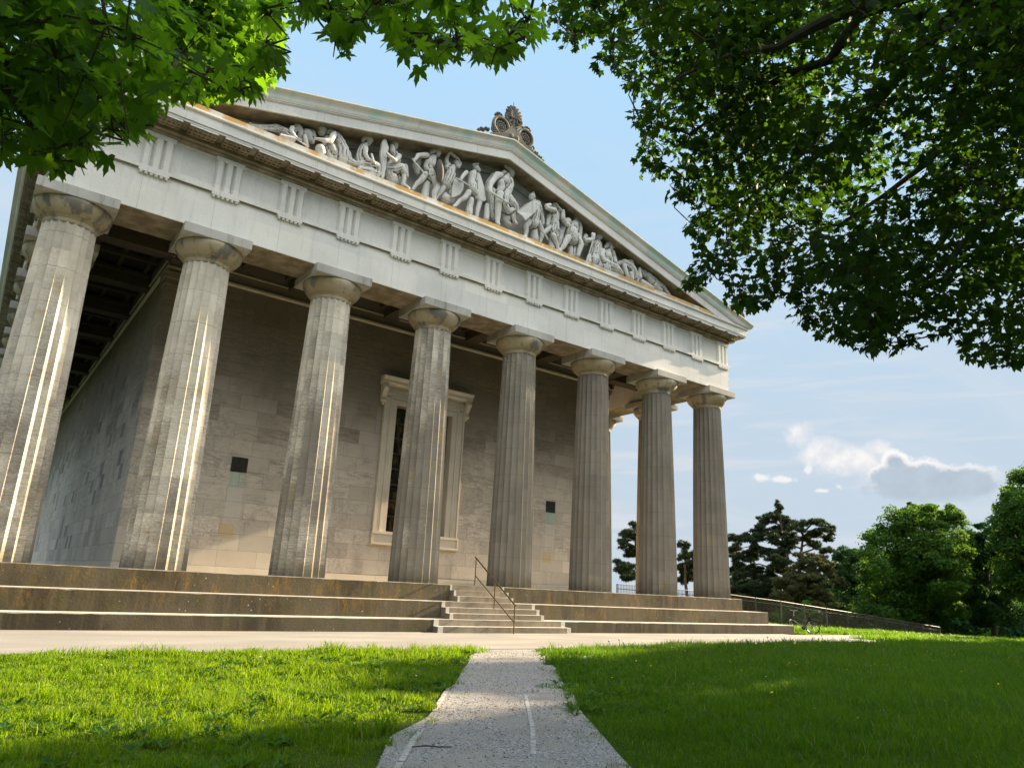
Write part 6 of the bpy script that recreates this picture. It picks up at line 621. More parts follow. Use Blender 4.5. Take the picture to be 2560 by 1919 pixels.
def statue(label, body, parts):
    pts = [p for f, ch in body for p in ch]; xs = [p[0] for p in pts]; ys = [p[1] for p in pts]
    loc = (sum(xs)/len(xs), sum(ys)/len(ys), LEDGE); mb = MB(); rnd = random.Random(len(label))
    V = lambda p: (p[0], p[1], max(p[2], LEDGE+p[3]*.6))
    for f, ch in body:
        for a, b in zip(ch[:-1], ch[1:]):
            ra, rb = a[3], b[3]; A, B = Vector(V(a)), Vector(V(b))
            if not f and min(ra, rb) > .17:                  # bare torso: two flatter halves, chest and flanks
                d = (B-A).normalized(); sd = d.cross(Vector((0, 1, 0))); sd = sd.normalized() if sd.length > .1 else Vector((1, 0, 0))
                for q in (-1, 1): capsule(mb, A+sd*q*ra*.44+Vector((0, -.03, -.02)), ra*.60, B+sd*q*rb*.40, rb*.62)
                capsule(mb, A+Vector((0, .06, -.05)), ra*.62, B+Vector((0, .03, 0)), rb*.66)
            else: capsule(mb, A, ra, B, rb)
            if f:                                            # cloth: folds running along the limb or robe
                d = (B-A).normalized(); side = d.cross(Vector((0, -1, 0))); side = side.normalized() if side.length > .1 else Vector((1, 0, 0)); fr_ = side.cross(d).normalized()
                if fr_.y > 0: fr_ = -fr_
                n = 7 if f == 2 else 5
                for q in range(n):
                    t_ = -1.25 + 2.5*q/(n-1) + rnd.uniform(-.1, .1); o1 = side*math.sin(t_) + fr_*math.cos(t_)
                    t2 = t_ + rnd.uniform(-.25, .25); o2 = side*math.sin(t2) + fr_*math.cos(t2); k = .15 if f == 1 else .11
                    capsule(mb, A+o1*ra*.93, max(.022, ra*k), B+o2*rb*.95, max(.022, rb*k), 7)
        if len(ch) == 1: mb.ell(V(ch[0]), (ch[0][3],)*3)
    x0, x1 = min(xs), max(xs); n = max(3, int((x1-x0)/.22))
    low = [p for p in pts if p[2] < LEDGE+.55]; lx0, lx1 = (min(p[0] for p in low)-.08, max(p[0] for p in low)+.1) if low else (x0, x1)
    for q in range(n+1):
        x = lx0+(lx1-lx0)*q/n; mb.ell((x, loc[1]+.02, LEDGE+.03), (.22, .30, .07+.05*rnd.random()), 8)
    o = link('statue', remesh(mb, .021, 'statue'), 'statue_stone', None, loc)
    me = o.data; co = np.empty(len(me.vertices)*3, np.float32); me.vertices.foreach_get('co', co); co = co.reshape(-1, 3)-np.array(loc, np.float32)
    co[:, 2] = np.maximum(co[:, 2], 0); me.vertices.foreach_set('co', co.ravel()); me.update()
    tag(o, label, 'statue', 'statues in the gable')
    for nm, kind, ps, th in parts:
        m_ = MB()
        if kind == 'tube':
            m_.tube([p[:3] for p in ps], [max(.014, p[3]) for p in ps], 8)
        elif kind == 'ell':
            for p in ps: m_.ell(p[:3], (p[3],)*3)
        elif kind == 'ellplate':
            c, tp = Vector(ps[0][:3]), Vector(ps[1][:3]); up_ = tp-c; rx = ps[0][3]; n_ = 20; vs = []
            for j, (sc, dy) in enumerate(((.02, -.16), (.5, -.12), (.85, -.05), (1, .0), (.9, .04))):
                for k_ in range(n_): a_ = 2*math.pi*k_/n_; vs.append((c.x+sc*(rx*math.cos(a_)+up_.x*math.sin(a_)), c.y+dy, c.z+sc*up_.z*math.sin(a_)))
            m_.add(vs, [(i*n_+k_, i*n_+(k_+1) % n_, (i+1)*n_+(k_+1) % n_, (i+1)*n_+k_) for i in range(4) for k_ in range(n_)] + [list(range(n_))[::-1], list(range(4*n_, 5*n_))], True)
        else:
            ar = sum(ps[i][0]*ps[(i+1) % len(ps)][2]-ps[(i+1) % len(ps)][0]*ps[i][2] for i in range(len(ps)))
            q_ = ps if ar > 0 else ps[::-1]; cx = sum(p[0] for p in ps)/len(ps); y0_ = q_[0][1]
            n_ = len(q_); bow = lambda p: y0_ + .35*(p[0]-cx)**2
            vs = [(p[0], bow(p), p[2]) for p in q_] + [(p[0], bow(p)+th, p[2]) for p in q_]
            m_.add(vs, [list(range(n_)), list(range(n_, 2*n_))[::-1]] + [(i, n_+i, n_+(i+1) % n_, (i+1) % n_) for i in range(n_)])
        m_.build(nm, 'statue_stone', o)
for lb, bd, pt in STATUES: statue(lb, bd, pt)
# ------------------------------------------------------------------ stairs and handrail
stairs = thing('stone_stairs', 'small flight of worn stone steps with pale ends up the front of the temple base', 'stairs', (XC, -1.9, G0))
d_ = .178
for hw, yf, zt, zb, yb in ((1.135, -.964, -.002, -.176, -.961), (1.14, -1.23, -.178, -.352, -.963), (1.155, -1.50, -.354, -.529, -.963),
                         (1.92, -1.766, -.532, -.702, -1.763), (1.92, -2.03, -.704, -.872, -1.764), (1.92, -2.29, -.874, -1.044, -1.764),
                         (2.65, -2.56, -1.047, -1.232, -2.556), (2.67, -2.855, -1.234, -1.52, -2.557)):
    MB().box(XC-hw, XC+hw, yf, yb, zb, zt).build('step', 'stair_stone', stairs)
hr = thing('handrail', 'thin brown metal handrail with three posts on the stone stairs', 'handrail', (XC, -2, G0))
def rz(y, lower=0): return ((.946+(y+.744)*.6228) if not lower else (.328+(y+.79)*.601))
for y, zb in ((-.76, .004), (-1.98, -.704), (-3.12, G0)): MB().tube([(XC, y, zb), (XC, y, rz(y))], .021, 8).build('post', 'rail_metal', hr)
MB().tube([(XC, -.70, rz(-.70)), (XC, -3.16, rz(-3.16))], .026, 8).build('rail', 'rail_metal', hr)
MB().tube([(XC, -.76, rz(-.76, 1)), (XC, -3.12, rz(-3.12, 1))], .018, 8).build('rail', 'rail_metal', hr)
# ------------------------------------------------------------------ ground, pavement, path
def gz(x, y):
    r = np.hypot(np.asarray(x, float)+.33, np.asarray(y, float)+22.36)
    return -1.45 - np.minimum(.085*np.logaddexp(0, (r-50)/3)*3, 16.0)
rr = np.concatenate([np.linspace(0, 46, 12), np.linspace(48, 110, 32), np.linspace(120, 300, 12), np.linspace(400, 2500, 8)]); na = 96
V = [(-.33, -22.36, -1.45)]; F = []
for r in rr[1:]:
    for k in range(na): a = 2*math.pi*k/na; x, y = -.33+r*math.sin(a), -22.36+r*math.cos(a); V.append((x, y, float(gz(x, y))))
F = [(0, 1+(k+1) % na, 1+k) for k in range(na)] + [(1+i*na+k, 1+i*na+(k+1) % na, 1+(i+1)*na+(k+1) % na, 1+(i+1)*na+k) for i in range(len(rr)-2) for k in range(na)]
tag(MB().add(V, F, True).build('ground', 'soil'), kind='structure')
tag(MB().prism([(-40, -7.75), (31.6, -7.75), (31.6, -4.6), (47, -4.6), (47, -3.0), (30.0, -3.0), (30.0, -2.4), (-40, -2.4)], lambda u, v, w_: (u, v, w_), -1.5, G0).build('pavement', 'pavement_slab'), kind='structure')
PL = [(9.75, -7.6), (9.28, -8.42), (8.5, -9.4), (7.47, -10.78), (6.75, -11.8), (5.96, -12.79), (5.0, -13.95), (4.15, -15.0), (3.45, -15.7), (2.75, -16.7), (1.6, -18.2), (-.5, -21), (-3.5, -25)]
PR = [(11.45, -7.6), (11.0, -8.5), (10.47, -9.13), (9.6, -10.4), (8.73, -11.64), (8.1, -12.4), (7.49, -13.21), (6.43, -14.67), (5.81, -15.54), (5.32, -16.24), (4.44, -17.65), (2.8, -20), (-.6, -25)]
def wob(x, y): return .02*math.sin(x*1.9+y*1.3)+.02*math.sin(x*5.7-y*3.1)
def dens(P_, n=8):
    o = []
    for (a, b), (c, d) in zip(P_[:-1], P_[1:]):
        for k in range(n): u = k/n; x, y = a+(c-a)*u, b+(d-b)*u; o.append((x+wob(x, y)*.8, y-wob(x, y)*.6))
    return o+[P_[-1]]
PLd, PRd = dens(PL), dens(PR)
tag(MB().add([(x-.04, y+.03, -1.432) for x, y in PLd] + [(x+.13, y-.10, -1.432) for x, y in PRd], [(i, len(PLd)+i, len(PLd)+i+1, i+1) for i in range(len(PLd)-1)]).build('gravel_path', 'gravel'), kind='structure')
def strip(pts, wd, label):
    th_ = thing('path_edging', label, 'edging strip', (pts[0][0], pts[0][1], -1.43))
    for i, ((a, b), (c, d)) in enumerate(zip(pts[:-1], pts[1:])):
        v = Vector((c-a, d-b)); n = Vector((-v.y, v.x)).normalized()*wd/2; j = random.uniform(-.004, .004); e = v.normalized()*.006
        q = [(a+n.x+e.x+j, b+n.y+e.y), (a-n.x+e.x+j, b-n.y+e.y), (c-n.x-e.x+j, d-n.y-e.y), (c+n.x-e.x+j, d+n.y-e.y)]
        MB().prism(q, lambda u, w2, w_: (u, w2, w_), -1.46, -1.424+random.uniform(-.003, .003)).build('edging_stone', 'edging_stone', th_)
    return th_
def sub(pts, n):
    o = []
    for (a, b), (c, d) in zip(pts[:-1], pts[1:]): o += [(a+(c-a)*k/n+random.uniform(-.005, .005), b+(d-b)*k/n) for k in range(n)]
    return o+[pts[-1]]
strip(sub([(6.38, -13.9), (5.31, -15.35), (4.74, -16.12), (4.12, -16.9)], 3), .05, 'thin pale stone edging strip running along the middle of the gravel path')
strip(sub([(5.70, -12.99), (4.85, -14.1), (4.45, -14.66)], 3), .05, 'short pale stone edging strip half buried at the grassy left side of the path')
strip(sub([(3.75, -15.55), (3.25, -16.2), (2.75, -16.9), (2.1, -17.8)], 3), .055, 'nearest pale stone edging strip at the lower left side of the gravel path')
def pebbles(n):
    V_, F_, q = [], [], 0
    oc = np.array([(1, 0, 0), (-1, 0, 0), (0, 1, 0), (0, -1, 0), (0, 0, 1), (0, 0, -1)], float); fc = np.array([(0, 2, 4), (2, 1, 4), (1, 3, 4), (3, 0, 4), (2, 0, 5), (1, 2, 5), (3, 1, 5), (0, 3, 5)])
    for i in range(n):
        u = RNG.random()**.75*(len(PLd)-14); k = int(u); f_ = u-k; s_ = RNG.random()*1.06-.03
        a = np.array(PLd[k])*(1-f_)+np.array(PLd[k+1])*f_; b = np.array(PRd[k])*(1-f_)+np.array(PRd[k+1])*f_; p = a*(1-s_)+b*s_; r = .004+.010*RNG.random()**3
        V_.append(oc*RNG.uniform(.7, 1.3, (6, 3))*r*np.array([1.2, 1, .7])+np.array([p[0], p[1], -1.431+r*.2])); F_.append(fc+6*i)
    return npmesh('pebbles', np.concatenate(V_), np.concatenate(F_))
tag(link('loose_gravel', pebbles(9000), 'pebble'), kind='stuff')
tw = MB().tube([(3.25, -16.25, -1.418), (3.36, -16.32, -1.405), (3.46, -16.36, -1.415), (3.56, -16.43, -1.41)], [.006, .007, .006, .004], 6)
tag(tw.build('twig', 'bark', None, (3.4, -16.3, -1.42)), 'small bare brown twig lying on the gravel path', 'twig')

# ------------------------------------------------------------------ grass
def in_poly(x, y, P_):
    c = np.zeros(len(x), bool); n = len(P_)
    for i in range(n):
        (x1, y1), (x2, y2) = P_[i], P_[(i+1) % n]
        if y1 == y2: continue
        c ^= ((y1 > y) != (y2 > y)) & (x < (x2-x1)*(y-y1)/(y2-y1)+x1)
    return c
PATH = [(x, y) for x, y in PLd] + [(x, y) for x, y in PRd][::-1]
def vnoise(x, y, f, seed):
    g = np.random.default_rng(seed).random((64, 64)); u, v = x*f, y*f; i, j = np.floor(u).astype(int), np.floor(v).astype(int); a, b = u-i, v-j
    a, b = a*a*(3-2*a), b*b*(3-2*b); G = lambda p, q: g[p % 64, q % 64]
    return (G(i, j)*(1-a)+G(i+1, j)*a)*(1-b)+(G(i, j+1)*(1-a)+G(i+1, j+1)*a)*b
def edge_dist(x, y):
    d = np.full(len(x), 9.0)
    for P_ in (PL, PR):
        for (a, b), (c, e) in zip(P_[:-1], P_[1:]):
            t_ = np.clip(((x-a)*(c-a)+(y-b)*(e-b))/((c-a)**2+(e-b)**2), 0, 1); d = np.minimum(d, np.hypot(x-a-t_*(c-a), y-b-t_*(e-b)))
    return d
def scatter(r0, r1, density, a0=-3, a1=78):
    n = int(density*.5*(R_(a1)-R_(a0))*(r1*r1-r0*r0)); r = np.sqrt(RNG.uniform(r0*r0, r1*r1, n)); a = RNG.uniform(R_(a0), R_(a1), n)
    x, y = -.33+r*np.sin(a), -22.36+r*np.cos(a)
    ok = np.where(in_poly(x, y, PATH), -1, 1)*edge_dist(x, y)+(vnoise(x, y, 2.4, 41)-.32)*.42+(vnoise(x, y, 7.5, 42)-.5)*.34+RNG.normal(0, .035, n) > 0; ok &= ~((y > -7.8) & (y < -2.3) & (x < 31.6)) & ~((y > -4.65) & (y < -2.95) & (x < 45)) & ~((x < 31.2) & (y > -2.6))
    return x[ok], y[ok], r[ok]
def side(x, y):                                             # >0 right of the path axis
    return (x-9.9)*.80-(y+8.4)*.60
def blades(name, mat, sets):
    Vs, Fs, off = [], [], 0
    for x, y, h, wd in sets:
        n = len(x); a = RNG.uniform(0, 2*math.pi, n); la = RNG.uniform(0, 2*math.pi, n); lean = h*RNG.uniform(.1, .75, n)
        ca, sa = np.cos(a)*wd, np.sin(a)*wd; lx, ly = np.cos(la)*lean, np.sin(la)*lean; z0 = gz(x, y)-.01
        P_ = np.empty((n, 5, 3)); P_[:, 0] = np.c_[x-ca, y-sa, z0]; P_[:, 1] = np.c_[x+ca, y+sa, z0]
        P_[:, 2] = np.c_[x+ca*.75+lx*.35, y+sa*.75+ly*.35, z0+h*.62]; P_[:, 3] = np.c_[x-ca*.75+lx*.35, y-sa*.75+ly*.35, z0+h*.62]; P_[:, 4] = np.c_[x+lx, y+ly, z0+h*RNG.uniform(.82, 1, n)]
        base = off+5*np.arange(n)[:, None]; Fs.append((base+np.array([[0, 1, 2, 0, 2, 3, 3, 2, 4]])).reshape(-1, 3)); Vs.append(P_.reshape(-1, 3)); off += 5*n
    return tag(link(name, npmesh(name, np.concatenate(Vs), np.concatenate(Fs)), mat), kind='stuff')
left, right = [], []
for r0, r1, de, wd in ((4.5, 9, 2700, .0042), (9, 14, 1700, .0052), (14, 22, 900, .007), (22, 34, 380, .0105), (34, 54, 130, .019), (54, 72, 30, .034)):
    x, y, r = scatter(r0, r1, de, -12 if r0 < 14 else -3, 96 if r0 < 22 else 80); s_ = side(x, y); ed = edge_dist(x, y); cl_ = vnoise(x, y, 1.7, 3); fine = vnoise(x, y, 5.5, 4)
    keep = (RNG.random(len(x)) < np.clip((.45+ed/.3)*(.4+.9*fine), .25, 1)); bare = (s_ < 0) & (r < 10.5) & (vnoise(x, y, 2.3, 9) < .38) & (ed < .7); keep &= ~(bare & (RNG.random(len(x)) < .7))
    L_ = keep & (s_ < 0); hl = (.030+.23*cl_**1.6*fine)*np.clip(.55+ed*.6, .5, 1)*RNG.uniform(.6, 1.25, len(x))
    hl = np.where((y > -8.8), hl*1.55, hl)
    left.append((x[L_], y[L_], hl[L_], wd*RNG.uniform(.6, 1.3, L_.sum())))
    Rr = keep & (s_ >= 0); far = np.clip((ed-1.2)/4, 0, 1); hr_ = (.06+.07*cl_+far*(.10+.13*fine))*RNG.uniform(.55, 1.3, len(x))*np.clip(.5+ed*.5, .5, 1)
    hr_ = hr_*np.where(np.hypot(x-33.0, y+2.6) < 2.0, .3, 1.0)
    right.append((x[Rr], y[Rr], hr_[Rr], wd*RNG.uniform(.55, 1.15, Rr.sum())))
def tufts(n, reg, h0, h1, sg, dst, wd):
    x, y = RNG.uniform(reg[0], reg[1], n), RNG.uniform(reg[2], reg[3], n); k = vnoise(x, y, .9, 77); ok = (RNG.random(n) < k*k*1.8) & ~in_poly(x, y, PATH) & (y < -7.9); x, y = x[ok], y[ok]; h = RNG.uniform(h0, h1, len(x))
    X, Y, H = np.repeat(x, 34), np.repeat(y, 34), np.repeat(h, 34); X = X+RNG.normal(0, sg, len(X)); Y = Y+RNG.normal(0, sg, len(X)); H = H*RNG.uniform(.45, 1.15, len(X)); q = side(X, Y) < 0
    for sel, tgt in ((q, left), (~q, right)): tgt.append((X[sel], Y[sel], H[sel], wd*RNG.uniform(.7, 1.4, sel.sum())))
tufts(1500, (-4, 10, -16.5, -7.9), .09, .19, .05, left, .006)
tufts(2200, (6, 26, -18.5, -7.9), .12, .30, .07, right, .006)
tufts(1500, (20, 46, -16, -4.8), .2, .42, .10, right, .012)
# long seeding tufts along the kerb of the left lawn
n = 5200; x = RNG.uniform(-6, 10.0, n); y = -7.9-np.abs(RNG.normal(0, .28, n)); k = vnoise(x, y*0, 1.3, 21); ok = (RNG.random(n) < .25+k) & ~in_poly(x, y, PATH); left.append((x[ok], y[ok], (.10+.20*k*RNG.random(n))[ok], np.full(ok.sum(), .006)))
blades('lawn_grass', 'grass_blade', left); blades('meadow_grass', 'meadow_blade', right)
def rosettes(n, reg):
    x, y = RNG.uniform(reg[0], reg[1], n), RNG.uniform(reg[2], reg[3], n); ok = ~in_poly(x, y, PATH) & (y < -7.9) & (vnoise(x, y, .8, 55) > .42); x, y = x[ok], y[ok]; k = 9; n = len(x)
    X, Y = np.repeat(x, k), np.repeat(y, k); a = RNG.uniform(0, 2*math.pi, n*k); l_ = np.repeat(RNG.uniform(.05, .13, n), k)*RNG.uniform(.7, 1.2, n*k); wv = l_*.2; h = l_*RNG.uniform(.15, .7, n*k); z = gz(X, Y)+.02
    ca, sa = np.cos(a), np.sin(a); P_ = np.empty((n*k, 5, 3)); P_[:, 0] = np.c_[X, Y, z]; P_[:, 1] = np.c_[X+ca*l_*.55-sa*wv, Y+sa*l_*.55+ca*wv, z+h*.8]; P_[:, 2] = np.c_[X+ca*l_*.55+sa*wv, Y+sa*l_*.55-ca*wv, z+h*.8]; P_[:, 3] = np.c_[X+ca*l_, Y+sa*l_, z+h]; P_[:, 4] = np.c_[X+ca*l_*.55, Y+sa*l_*.55, z+h*.65]
    b = 5*np.arange(n*k)[:, None]; tag(link('lawn_weeds', npmesh('lawn_weeds', P_.reshape(-1, 3), (b+np.array([[0, 4, 1, 0, 2, 4, 4, 3, 1, 4, 2, 3]])).reshape(-1, 3)), 'park_leaf'), kind='stuff')
rosettes(2600, (-4, 12, -18, -7.9))
def florets(name, mat, n, reg, size, h0, h1, patch, seed):
    x, y = RNG.uniform(reg[0], reg[1], n*4), RNG.uniform(reg[2], reg[3], n*4); ok = (vnoise(x, y, .55, seed) > patch) & ~in_poly(x, y, PATH) & (edge_dist(x, y) > .25) & ~((y > -7.9) & (y < -2.3) & (x < 31.6)); x, y = x[ok][:n], y[ok][:n]; n = len(x)
    z = gz(x, y)+RNG.uniform(h0, h1, n); s = size*RNG.uniform(.7, 1.3, n); k = 8; P_ = np.zeros((n, k+1, 3)); tx, ty = RNG.normal(0, .35, n), RNG.normal(-.3, .35, n)
    P_[:, k] = np.c_[x, y, z+s*.15]
    for j in range(k): a = 2*math.pi*j/k; u, v = np.cos(a)*s, np.sin(a)*s; P_[:, j] = np.c_[x+u, y+v, z+u*tx+v*ty]
    b = (k+1)*np.arange(n)[:, None]; F_ = np.concatenate([b+np.array([[j, (j+1) % k, k]]) for j in range(k)])
    tag(link(name, npmesh(name, P_.reshape(-1, 3), F_), mat), kind='stuff')
florets('daisies', 'white_petal', 420, (4, 40, -17.5, -6.5), .011, .06, .2, .45, 31)
florets('daisies_on_lawn', 'white_petal', 60, (-2, 6, -15.5, -8.5), .012, .06, .11, .55, 33)
florets('buttercups', 'yellow_petal', 330, (8, 34, -18, -10), .014, .10, .24, .60, 35)
dz0 = None
for i, (x, y, h) in enumerate(((12.9, -8.9, .30), (13.3, -8.85, .33), (13.2, -9.1, .28), (20.5, -8.2, .34), (20.9, -8.5, .3), (24.6, -7.6, .36), (17.6, -9.8, .3), (18.6, -9.6, .33), (19.3, -9.9, .31), (21.8, -9.3, .33), (23.2, -9.4, .30), (9.9, -11.3, .2))):
    if dz0 is None:
        dz0 = thing('dandelion_clock', 'round white dandelion clock on a thin stalk in the meadow right of the path', 'dandelion', (x, y, -1.45), 'dandelion clocks in the meadow')
        s0 = MB().tube([(0, 0, 0), (.015, .0, .6), (.0, .01, 1)], [.010, .008, .007], 5).mesh('stalk'); s0.materials.append(MATS['stalk'])
        me = bpy.data.meshes.new('seed_head'); bm = bmesh.new(); bmesh.ops.create_icosphere(bm, subdivisions=2, radius=.026)
        for q, v in enumerate(bm.verts): v.co *= (1.12 if q % 2 else .86)
        bm.to_mesh(me); bm.free(); me.materials.append(MATS['white_petal'])
        st0 = link('stalk', s0, None, dz0); st0.scale = (1, 1, h); hd0 = link('seed_head', me, None, dz0, (0, .01, h))
    else:
        d = dz0.copy(); COL.objects.link(d); d.location = (x, y, -1.45); a = st0.copy(); COL.objects.link(a); a.parent = d; a.scale = (1, 1, h); b = hd0.copy(); COL.objects.link(b); b.parent = d; b.location = (0, .01, h)

# ------------------------------------------------------------------ foliage
MAPLE = []
for an, rd in ((-82, .07), (-40, .38), (-20, .64), (-6, .46), (8, .50), (20, .42), (30, .70), (38, .78), (44, 1.0), (52, .72), (60, .64), (67, .42), (75, .76), (81, .80)): MAPLE.append((an, rd))
def leaf_shape(src):
    h = [(rd*math.cos(R_(a)), rd*math.sin(R_(a))) for a, rd in src]; return h + [(0.0, 1.08)] + [(-x, y) for x, y in h[::-1]]
BIG = leaf_shape(MAPLE); SMALL = leaf_shape([(-70, .10), (-12, .62), (12, .52), (30, .74), (46, .95), (60, .62), (70, .74)])
def leaves(name, mat, pos, nrm, tipdir, size, shape, parent, droop=.25):
    n, k = len(pos), len(shape)
    nrm = nrm/np.linalg.norm(nrm, axis=1)[:, None]; yv = tipdir-nrm*(tipdir*nrm).sum(1)[:, None]; yv /= np.linalg.norm(yv, axis=1)[:, None]+1e-9; xv = np.cross(yv, nrm)
    sh = np.array(shape+[(0.0, .12)]); P_ = np.empty((n, k+1, 3)); fold = RNG.uniform(.02, .3, n); dr = droop*RNG.uniform(.4, 1.5, n)
    for j, (u, v) in enumerate(sh):
        q = -dr*(u*u+max(v, 0)**2*.8)+fold*abs(u); P_[:, j] = pos+size[:, None]*(xv*u+yv*v+nrm*q[:, None])
    b = (k+1)*np.arange(n)[:, None]; tri = np.array([[j, (j+1) % k, k] for j in range(k)]).reshape(1, -1)
    F_ = (b+tri).reshape(-1, 3); return link(name, npmesh(name, P_.reshape(-1, 3)-np.array(worg(parent)), F_, True), mat, parent)
def unit(n): v = RNG.normal(size=(n, 3)); return v/np.linalg.norm(v, axis=1)[:, None]
def cluster_pts(cls, per):
    P_, D_ = [], []
    for c in cls:
        c3, r = np.array(c[:3]), c[3]; n = max(4, int(per*(r/.35)**1.6)); u = unit(n); P_.append(c3+u*r*RNG.uniform(.25, 1, n)[:, None]**.6*np.array([1, 1, .8])); D_.append(u)
    return np.concatenate(P_), np.concatenate(D_)
def near_tree(label, trunk, trunk_pts, limbs, cls, per, size, shape, leafmat, extra=None):
    tr = thing('maple_tree', label, 'tree', trunk); org = Vector(trunk)
    mb = MB(); mb.tube(trunk_pts, [.40, .27, .22, .17][:len(trunk_pts)], 12); mb.build('trunk', 'bark', tr)
    nodes = []; mb = MB(); top = Vector(trunk_pts[-1])
    for lm in limbs:
        pts = [Vector(p) for p in lm]; st = min((Vector(q) for q in trunk_pts[1:]), key=lambda q: (q-pts[0]).length); pts = [st, st.lerp(pts[0], .5)+Vector((0, 0, .15))]+pts
        n = len(pts); wig = []
        for i, p in enumerate(pts): wig.append(p + Vector((random.uniform(-.03, .03), random.uniform(-.03, .03), random.uniform(-.03, .03)))*(1 if i > 1 else 0))
        mb.tube(wig, [max(.012, LIMB_R*(1-i/(n))**1.1) for i in range(n)], 8)
        for a, b in zip(wig[1:-1], wig[2:]):
            for k in range(4): nodes.append(a.lerp(b, k/4))
        nodes.append(wig[-1])
    mb.build('limbs', 'bark', tr)
    mb = MB(); allc = cls+(extra[0] if extra else [])
    order = sorted(allc, key=lambda c: min((Vector(c[:3])-n_).length for n_ in nodes))
    for c in order:
        p = Vector(c[:3]); q = min(nodes, key=lambda n_: (n_-p).length+.25*abs(n_.z-p.z)); d = (p-q).length
        if d < .05: continue
        mid = q.lerp(p, .5)+Vector((random.uniform(-.1, .1), random.uniform(-.1, .1), .10*d)); m1 = q.lerp(mid, .5)+Vector((0, 0, .03*d))
        mb.tube([q, m1, mid, mid.lerp(p, .5), p], [.004+.011*min(d, 1.2), .004+.008*min(d, 1.2), .003+.006*min(d, 1.2), .005, .003], 5, False)
        nodes.append(mid); nodes.append(p)
        for k in range(4):
            u = Vector(unit(1)[0])*c[3]*.9; mb.tube([p, p+u*.5+Vector((0, 0, .02)), p+u], [.004, .003, .002], 4, False)
    mb.build('twigs', 'bark', tr)
    P_, D_ = cluster_pts(cls, per); n = len(P_); sz = size*RNG.uniform(.6, 1.2, n)
    nr = np.array([0, 0, 1.0])*RNG.uniform(.2, 1.1, n)[:, None]+D_*.5+unit(n)*.55; tp = D_*.7+np.array([0, 0, -.75])+unit(n)*.5
    leaves('crown', leafmat, P_, nr, tp, sz, shape, tr)
    if extra:
        P_, D_ = cluster_pts(extra[0], extra[1]); n = len(P_); nr = np.array([0, 0, 1.0])*RNG.uniform(.2, 1.1, n)[:, None]+D_*.5+unit(n)*.55; tp = D_*.7+np.array([0, 0, -.75])+unit(n)*.5
        leaves('crown', leafmat, P_, nr, tp, extra[2]*RNG.uniform(.6, 1.2, n), SMALL, tr)
    return tr
LIMB_R = .085
near_tree('large dark field maple whose crown and branches fill the upper right', (9.4, -20.6, -1.45), [(9.4, -20.6, -1.5), (9.3, -20.5, 1.5), (9.2, -20.3, 4.2), (9.0, -20.2, 6.4)], RT_LIMB, RT_CL+RT_EDGE+RT_DENSE, 66, .060, SMALL, 'field_maple_leaf')
LIMB_R = .05
near_tree('broad leaved maple overhanging from the left with big pointed leaves along the top edge', (-4.6, -25.2, -1.45), [(-4.6, -25.2, -1.5), (-4.5, -25, .8), (-4.3, -24.7, 2.8)], LT_LIMB, LT_CL+LT_EDGE, 50, .066, BIG, 'maple_leaf', (LTF_CL, 110, .075))

def foliage(name, cls, per_m2, size, mat, parent, up=.35, clump=True):
    P_, D_ = [], []
    for x, y, z, rx, rz in cls:
        ry = rx*.85; R3 = np.array([rx, ry, rz]); n = int(per_m2*4*math.pi*((rx*ry+rx*rz+ry*rz)/3))
        if clump:                                            # leaf clumps on the boughs of this part of the crown, with gaps between
            m_ = max(9, int(11*(rx*rz)**.35)); cu = unit(m_); cc = cu*RNG.uniform(.62, 1.05, m_)[:, None]*R3; cr_ = RNG.uniform(.26, .46, m_)*min(rx, rz*1.2, 2.6)
            k = RNG.integers(0, m_, n); u = unit(n); u[:, 2] = np.abs(u[:, 2])*np.where(RNG.random(n) < .72, 1, -1)
            P_.append(np.array([x, y, z])+cc[k]+u*(cr_[k]*RNG.uniform(.45, 1.08, n))[:, None]*np.array([1.15, 1.15, .8])); D_.append(u*.8+cu[k]*.5)
        else:
            u = unit(n); P_.append(np.array([x, y, z])+u*RNG.uniform(0, 1, n)[:, None]**.35*R3); D_.append(u)
    P_, D_ = np.concatenate(P_), np.concatenate(D_); n = len(P_); nr = D_*.7+unit(n)*.8+np.array([0, 0, up]); nr /= np.linalg.norm(nr, axis=1)[:, None]
    a = np.cross(nr, unit(n)); a /= np.linalg.norm(a, axis=1)[:, None]; b = np.cross(nr, a); s = size*RNG.uniform(.55, 1.35, n)[:, None]
    Q = np.stack([P_-a*s*.5, P_+b*s*.34-a*s*.05+nr*s*.08, P_+a*s*.55, P_-b*s*.34+a*s*.05+nr*s*.08], 1)
    F_ = (4*np.arange(n)[:, None]+np.array([[0, 1, 2, 3]]))
    return link(name, npmesh(name, Q.reshape(-1, 3)-np.array(worg(parent)), F_), mat, parent)
